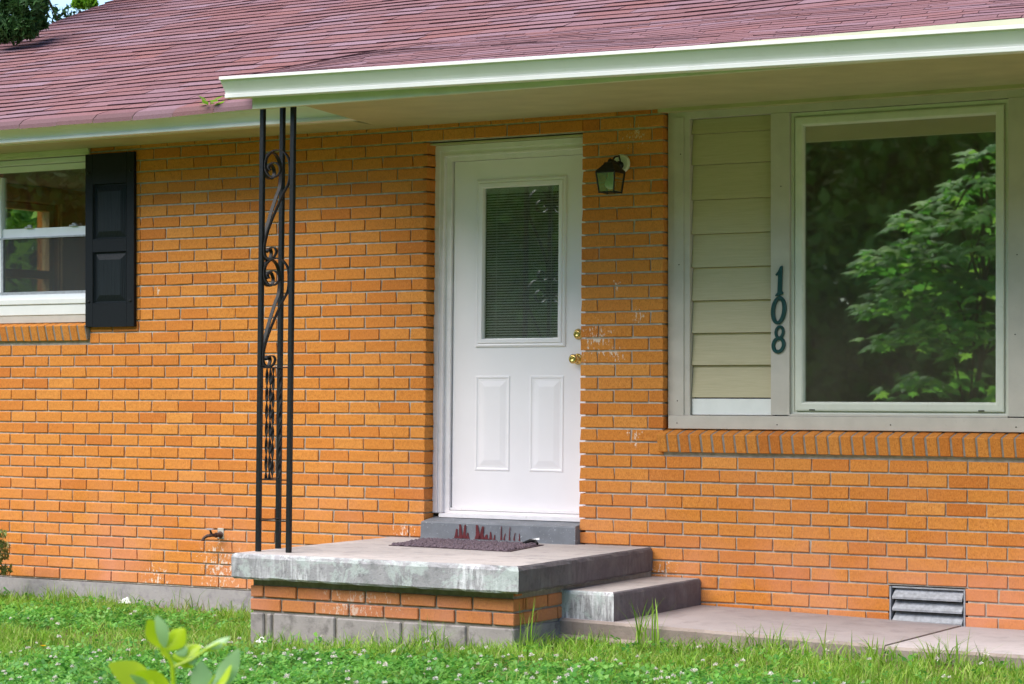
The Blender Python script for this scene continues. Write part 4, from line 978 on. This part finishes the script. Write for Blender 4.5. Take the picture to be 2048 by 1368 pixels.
cs = [(-22.0 + q.uniform(-1.2, .6), 10.5 + q.uniform(-1, 1), q.uniform(4.6, 7.4)) for _ in range(16)] + [(-18.60, 9.6, 5.74), (-18.45, 9.6, 5.72), (-18.52, 9.6, 5.85)]
tree('leafy_tree', 'bright green leafy tree showing above the roof beside the cedar', (-22.0, 10.5, -.13), 6.5, cs, [q.uniform(.3, .7) for _ in range(16)] + [.09, .07, .12], 170, .11, 'bright_leaf', 41, .14, 1.5)
for k, (bx_, by_) in enumerate(((-16.4, 6.0), (-19.0, 8.6), (-21.5, 11.6))):
    cs = [(bx_ + q.uniform(-1.6, 1.6), by_ + q.uniform(-1.6, 1.6), q.uniform(.4, 3.7)) for _ in range(30)]
    tree('yard_tree', ['green tree nearest to the far window of the left room', 'green tree second from the far window of the left room', 'green tree farthest beyond the far window of the left room'][k], (bx_, by_, -.13), 3.6, cs, [q.uniform(.4, .9) for _ in range(30)], 130, .17, 'bright_leaf' if k != 1 else 'maple', 51 + k, .13, 1.5, group='trees seen through the left room window')

# shrub at the left corner
sho = thing('shrub', (-10.52, -.34, -.13), 'small tan and green evergreen shrub against the wall at the left edge', 'shrub')
q = random.Random(13)
tips = [(-10.52 + q.uniform(-.18, .06), -.34 + q.uniform(-.14, .14), q.uniform(.02, .22)) for _ in range(20)] + [(-10.44, -.34, .30), (-10.46, -.34, .24), (-10.50, -.36, .20), (-10.47, -.35, .14), (-10.60, -.35, .20), (-10.68, -.35, .15)]
p = blobcrown(tips, [q.uniform(.03, .055) for _ in tips], 90, 3); v, f = leafcards(p, .034, elong=2.6, seed=8); npmesh('foliage', v, f, M['shrub'], sho)
m = MB()
for t in tips: m.tube([(-10.53, -.34, -.14), ((t[0] - 10.53) / 2, (t[1] - .34) / 2, t[2] * .45), t], [.009, .006, .003], 5)
m.build('stems', M['bark'], sho)

# seedling in the left gutter
sg = thing('gutter_seedling', (-8.55, -.60, 2.83), 'tiny green seedling growing out of the left gutter', 'weed')
m = MB(); m.tube([(-8.55, -.60, 2.82), (-8.54, -.61, 2.87), (-8.535, -.62, 2.895)], [.003, .0025, .002], 5); m.build('stem', M['stem'], sg)
for k in range(9):
    t = k * 2.4; r = rng.uniform(.045, .085); c = Vector((-8.54 + r * .3 * math.cos(t), -.615 + r * .3 * math.sin(t), 2.855 + k * .0055)); o_ = Vector((math.cos(t), math.sin(t), rng.uniform(-.3, .5))).normalized(); s_ = o_.cross(Vector((0, 0, 1))).normalized() * r * .32
    m = MB(); m.add([c, c + o_ * r * .5 + s_, c + o_ * r * 1.1, c + o_ * r * .5 - s_], [(0, 1, 2, 3)]); m.build('leaf', M['bright_leaf'], sg)

# lawn: blades, clover leaves and flowers sown over the yard, denser where the photograph looks
def blocked(x, y):
    return ((x > -7.60) & (x < -5.93) & (y > -1.50)) | ((x > -5.97) & (y > -1.055)) | (y > -.012)
def sow(n, seed):
    g_ = np.random.default_rng(seed); x = g_.uniform(-11.6, -1.8, n); y = -g_.uniform(0, 4.6, n) ; k = ~blocked(x, y)
    # drop most of what lies well outside the view
    dy = y + 11.34; xc = x * PC + dy * PS; zc = -x * PS + dy * PC; u = 1024 + 4692 * xc / zc; vv = 770 + 4692 * (1.246 - gz(x)) / zc
    vis = (u > -120) & (u < 2170) & (vv < 1450); k &= vis | (g_.random(n) < .12)
    return x[k], y[k], g_
def fbm(x, y, s, seed):
    r = np.random.default_rng(seed); o = np.zeros_like(x)
    for i in range(6): a = r.uniform(0, 6.28); fq = s * r.uniform(.6, 1.8); o += np.sin(x * fq * math.cos(a) + y * fq * math.sin(a) + r.uniform(0, 6.28))
    return o / 6
def clover_mask(x, y):
    left = np.exp(-(((x + 9.3) / .95) ** 2 + ((y + 1.0) / .50) ** 2) * 1.2) * 1.3
    fore = np.clip((-y - 1.95 - .12 * np.sin(x * 3)) * 2.6, 0, 1) * np.clip((x + 8.6) * 1.2, 0, 1)
    return np.clip(np.maximum(left, fore) + .35 * fbm(x, y, 5, 77), 0, 1)
def bare_mask(x, y):
    b = np.exp(-(((x + 9.05) / .45) ** 2 + ((y + .14) / .12) ** 2)) + np.exp(-(((x + 7.1) / .5) ** 2 + ((y + 1.62) / .10) ** 2)) * .9 + np.exp(-(((x + 8.15) / .5) ** 2 + ((y + 1.85) / .3) ** 2)) * .75 + np.exp(-(((x + 5.8) / .2) ** 2 + ((y + 1.12) / .06) ** 2)) * .9
    b = b + .8 * np.exp(-((y + 1.085) / .035) ** 2) * (x > -5.9) * (x < -4.5) + .6 * np.exp(-((y + .10) / .08) ** 2) * (x < -7.7)
    return np.clip(b, 0, 1)
def blades(n, seed, hmin, hmax, wid, name, mat, thin=None, label=None):
    x, y, g_ = sow(n, seed)
    if thin is not None: k = g_.random(len(x)) < thin(x, y); x, y = x[k], y[k]
    n = len(x); z = gz(x) - .005; hh = g_.uniform(hmin, hmax, n) * np.clip(1 + .5 * fbm(x, y, 4, 5) + .7 * fbm(x, y, 14, 6), .35, 2.2); ed = np.minimum(np.where(x > -5.97, np.abs(y + 1.06), 9), np.where((x > -7.65) & (x < -5.9), np.abs(y + 1.5), np.where(x < -7.6, np.abs(y), 9)))
    hh = hh * (1 + .9 * np.exp(-(ed / .10) ** 2) * np.clip(.4 + 1.6 * fbm(x, y, 9, 31), 0, 1.5)); a = g_.uniform(0, 6.283, n); w = wid * g_.uniform(.6, 1.4, n); ln = hh * g_.uniform(.15, 1.0, n); b = g_.uniform(0, 6.283, n)
    dx, dy = np.cos(b) * ln, np.sin(b) * ln; ax, ay = np.cos(a) * w, np.sin(a) * w
    P = lambda t, s: np.stack([x + dx * t ** 2 + ax * s, y + dy * t ** 2 + ay * s, z + hh * (t - .22 * t * t * (ln / hh))], 1)
    v = np.stack([P(0, -1), P(0, 1), P(.55, -.75), P(.55, .75), P(1.0, 0.0)], 1).reshape(-1, 3)
    i = np.arange(n)[:, None] * 5; f = np.concatenate([i + np.array([[0, 1, 3]]), i + np.array([[0, 3, 2]]), i + np.array([[2, 3, 4]])], 1).reshape(-1, 3)
    return npmesh(name, v, f, M[mat], kind='stuff', label=label, category=None)
blades(170000, 101, .032, .09, .0033, 'grass', 'grass', lambda x, y: np.clip(.8 + .9 * fbm(x, y, 13, 6), .15, 1) * np.clip(1.0 - .75 * clover_mask(x, y), .2, 1) * (1 - .88 * bare_mask(x, y)), 'short bright green lawn grass in front of the house')
blades(60000, 102, .02, .05, .0016, 'dry_grass', 'straw', lambda x, y: .14 + .55 * bare_mask(x, y) + .12 * (fbm(x, y, 3, 9) > .15), 'dry straw coloured grass and litter in the lawn')
x, y, g_ = sow(80000, 103); k = g_.random(len(x)) < clover_mask(x, y) * .95 * (1 - bare_mask(x, y)) + .03; x, y = x[k], y[k]; n = len(x)
z = gz(x) + g_.uniform(.008, .055, n) + .02 * fbm(x, y, 11, 3); r = g_.uniform(.010, .020, n); rot = g_.uniform(0, 6.283, n); tlt = g_.uniform(-.8, .8, n); tl2 = g_.uniform(-.8, .8, n)
vv = []; 
for lf_ in range(3):
    an = rot + lf_ * 2.094
    for rad, off in ((.10, 0), (.85, .62), (1.45, .36), (1.35, 0), (1.45, -.36), (.85, -.62)):
        px = r * rad * np.cos(an + off); py = r * rad * np.sin(an + off); vv.append(np.stack([x + px, y + py, z + px * tlt + py * tl2 - .12 * r * abs(off)], 1))
v = np.stack(vv, 1).reshape(-1, 3); i = np.arange(n)[:, None] * 18
npmesh('clover', v, np.concatenate([i + np.array([[k * 6 + j for j in range(6)]]) for k in range(3)], 0), M['clover'], kind='stuff', label='low white clover leaves patching the lawn')
# white clover flower heads
x, y, g_ = sow(7000, 104); k = g_.random(len(x)) < .035 + .16 * np.clip(clover_mask(x, y), 0, 1) * (y < -1.6); x, y = x[k], y[k]
fc = []; fd_ = []
for a, b in zip(x, y):
    zc_ = float(gz(a)) + g_.uniform(.05, .09); r = g_.uniform(.008, .013)
    for _ in range(26):
        d = g_.normal(size=3); d[2] = abs(d[2]) * .9 - .25; d /= np.linalg.norm(d); fc.append((a, b, zc_, r)); fd_.append(d)
fc = np.array(fc); fd_ = np.array(fd_); sd_ = np.cross(fd_, g_.normal(size=fd_.shape)); sd_ /= np.linalg.norm(sd_, axis=1)[:, None]
p_ = fc[:, :3]; r_ = fc[:, 3:4] * g_.uniform(.75, 1.2, (len(fc), 1))
v = np.stack([p_ + fd_ * r_ * .25 - sd_ * r_ * .10, p_ + fd_ * r_ * .25 + sd_ * r_ * .10, p_ + fd_ * r_ + sd_ * r_ * .20, p_ + fd_ * r_ - sd_ * r_ * .20], 1).reshape(-1, 3)
npmesh('clover_flowers', v, np.arange(len(v)).reshape(-1, 4), M['flower'], kind='stuff', label='white clover flower heads dotted over the lawn')

# tall grass weeds along the walkway, porch and foundation
def weed(x, y, cnt, hh, spread, label, wid=.004):
    z = float(gz(x)); o = thing('grass_clump', (x, y, z), label, 'weed', 'tall grass clumps along the house'); m = MB(); q_ = random.Random(int(x * 1000) + cnt)
    for _ in range(cnt):
        b = Vector((x + q_.uniform(-spread, spread), y + q_.uniform(-.04, .03), z - .01)); an = q_.uniform(0, 6.28); H1 = hh * q_.uniform(.45, 1.05); ln = H1 * q_.uniform(.1, .6); d = Vector((math.cos(an), math.sin(an) * .5, 0)) * ln; w = Vector((math.cos(an + 1.6), math.sin(an + 1.6) * .6, 0)) * wid * q_.uniform(.7, 1.3)
        P = [b + d * (t * t) + Vector((0, 0, H1 * (t - .18 * t * t * (ln / H1)))) for t in (0, .35, .7, 1)]
        m.add([P[0] - w, P[0] + w, P[1] - w, P[1] + w, P[2] - w * .7, P[2] + w * .7, P[3]], [(0, 1, 3, 2), (2, 3, 5, 4), (4, 5, 6)])
    m.build('blades', M['grass'], o)
weed(-5.42, -1.10, 26, .30, .07, 'tall grass clump below the right corner of the step')
weed(-5.72, -1.12, 20, .13, .10, 'short grass clump in front of the concrete step', .003)
weed(-4.60, -1.12, 22, .20, .16, 'grass clump before the joint between the walkway slabs')
weed(-4.25, -1.12, 16, .16, .14, 'leaning grass blades right of the joint between the walkway slabs')
weed(-3.88, -1.13, 9, .24, .08, 'sparse tall grass blades near the right edge of the walkway', .005)
weed(-5.05, -1.10, 12, .14, .14, 'low grass blades in front of the middle of the walkway')
weed(-5.86, -1.54, 22, .30, .05, 'thin tall grass stalks at the right corner of the porch base', .002)
weed(-9.80, -.14, 50, .17, .24, 'ragged grass clump along the foundation right of the shrub', .0025)
weed(-10.15, -.16, 30, .16, .12, 'grass clump against the foundation beside the shrub', .0025)
weed(-8.10, -.45, 40, .12, .22, 'grass clump left of the porch base', .003)
weed(-8.62, -.08, 6, .20, .06, 'few thin stalks against the foundation below the tap', .0018)
weed(-9.25, -.10, 6, .22, .05, 'few thin stalks against the foundation left of the tap', .0018)
weed(-7.15, -1.62, 26, .12, .10, 'grass clump before the left half of the porch base', .003)
weed(-6.62, -1.64, 16, .09, .08, 'tan grass clump before the middle of the porch base', .003)
weed(-6.05, -1.62, 30, .13, .10, 'grass clump before the right half of the porch base', .003)
weed(-8.42, -2.72, 26, .17, .07, 'dark grass clump at the lower left corner of the lawn', .003)
# dandelions
for x, y, lab in ((-8.15, -2.45, 'yellow dandelion flower higher in the lower left lawn'), (-8.23, -2.85, 'yellow dandelion flower at the lower left edge of the picture')):
    z = float(gz(x)); o = thing('dandelion', (x, y, z), lab, 'flower', 'dandelions in the lawn'); m = MB(); m.tube([(x, y, z), (x + .004, y, z + .06)], .0015, 5); m.build('stem', M['stem'], o)
    m = MB()
    for k in range(40):
        t = k * 2.4; r_ = .016 * math.sqrt((k + 1) / 40); p = Vector((x + .004, y, z + .062)); d = Vector((math.cos(t), math.sin(t), 0)); s_ = Vector((-d.y, d.x, 0)) * .002
        m.add([p + d * r_ * .2 - s_, p + d * r_ * .2 + s_, p + d * r_ + s_ + Vector((0, 0, .006)), p + d * r_ - s_ + Vector((0, 0, .006))], [(0, 1, 2, 3)])
    m.build('petals', M['dandelion'], o)
# litter by the foundation
for x, y, s_, lab in ((-9.60, -.12, .05, 'crumpled white scrap against the foundation on the left'), (-7.42, -1.60, .035, 'white chip on the ground at the left corner of the porch base')):
    m = MB(); q_ = random.Random(int(x * 100)); v = []
    for lvl in (0, .5, 1):
        for j in range(6): t = j * 1.047; rr = s_ * (1 - .6 * lvl) * q_.uniform(.6, 1.3); v.append((x + rr * math.cos(t), y + rr * .6 * math.sin(t), float(gz(x)) + .03 + s_ * .7 * lvl * q_.uniform(.6, 1.2)))
    m.add(v, [(q2 * 6 + j, q2 * 6 + (j + 1) % 6, q2 * 6 + 6 + (j + 1) % 6, q2 * 6 + 6 + j) for q2 in range(2) for j in range(6)] + [(12, 13, 14, 15, 16, 17)]); m.build('litter_scrap', M['paper'], None, label=lab, category='litter')

# blurred sapling close to the camera
def unp(u, v_, zc):
    a = (u - 1024) / 4692 * zc; b = (770 - v_) / 4692 * zc
    return Vector((a * PC - zc * PS, -11.34 + a * PS + zc * PC, 1.246 + b))
ZS = 4.6
b0 = unp(345, 1460, ZS); sap = thing('leafy_sapling', (b0.x, b0.y, float(gz(b0.x))), 'lime green broad leaved sapling out of focus in the lower left foreground', 'plant')
m = MB(); m.tube([(b0.x + .03, b0.y, float(gz(b0.x)) - .02), (b0.x + .02, b0.y, .25), unp(352, 1440, ZS), unp(345, 1330, ZS), unp(328, 1295, ZS)], [.006, .006, .005, .0045, .003], 8)
m.tube([unp(345, 1335, ZS), unp(385, 1318, ZS), unp(415, 1297, ZS), unp(440, 1285, ZS)], [.004, .003, .0025, .002], 6); m.tube([unp(352, 1450, ZS), unp(400, 1400, ZS), unp(430, 1350, ZS)], [.004, .003, .002], 6); m.build('stem', M['lime'], sap)
def leaf(p0, p1, w, mat, bend=.0, tilt=0.0, fold=.25):
    a, b = unp(*p0, ZS), unp(*p1, ZS); d = b - a; ln = d.length; d.normalize(); view = (a - cam.location).normalized(); s_ = d.cross(view).normalized(); nn = s_.cross(d); s_ = (s_ * math.cos(tilt) + nn * math.sin(tilt)); nn = s_.cross(d)
    m = MB(); v = []; K = 8
    for i in range(K + 1):
        t = i / K; ww = w * ln * (math.sin(math.pi * min(1, t * .95 + .03)) ** .75) * (1.15 - .35 * abs(t - .6)); c = a + d * ln * t + nn * (bend * ln * math.sin(math.pi * t))
        v += [c - s_ * ww + nn * ww * fold, c, c + s_ * ww + nn * ww * fold]
    f = []
    for i in range(K): k = i * 3; f += [(k, k + 3, k + 4, k + 1), (k + 1, k + 4, k + 5, k + 2)]
    m.add(v, f); m.build('leaf', mat, sap, smooth=True)
leaf((328, 1297), (296, 1240), .30, M['lime'], .05, .2); leaf((328, 1297), (314, 1231), .25, M['lime_blue'], -.05, .6); leaf((330, 1298), (370, 1258), .34, M['lime'], .04, .4)
leaf((340, 1318), (322, 1290), .25, M['lime'], .1); leaf((345, 1312), (402, 1292), .28, M['lime'], .1, .5); leaf((352, 1308), (375, 1296), .4, M['lime_blue'], 0, .2)
leaf((345, 1315), (385, 1334), .30, M['lime'], .15, -.4); leaf((405, 1300), (452, 1288), .14, M['lime'], .1); leaf((410, 1296), (460, 1274), .16, M['lime_blue'], .1, .5); leaf((392, 1312), (380, 1330), .35, M['lime_blue'], 0, .2)
leaf((310, 1385), (218, 1328), .24, M['lime'], .12, .3); leaf((345, 1390), (270, 1345), .22, M['lime'], .1, .6); leaf((300, 1395), (260, 1350), .2, M['lime_blue'], .1, .8)
leaf((400, 1400), (402, 1322), .26, M['lime_blue'], .05, .2); leaf((420, 1390), (478, 1298), .17, M['lime_blue'], .08, .3); leaf((420, 1385), (462, 1330), .16, M['lime'], .05, .9)
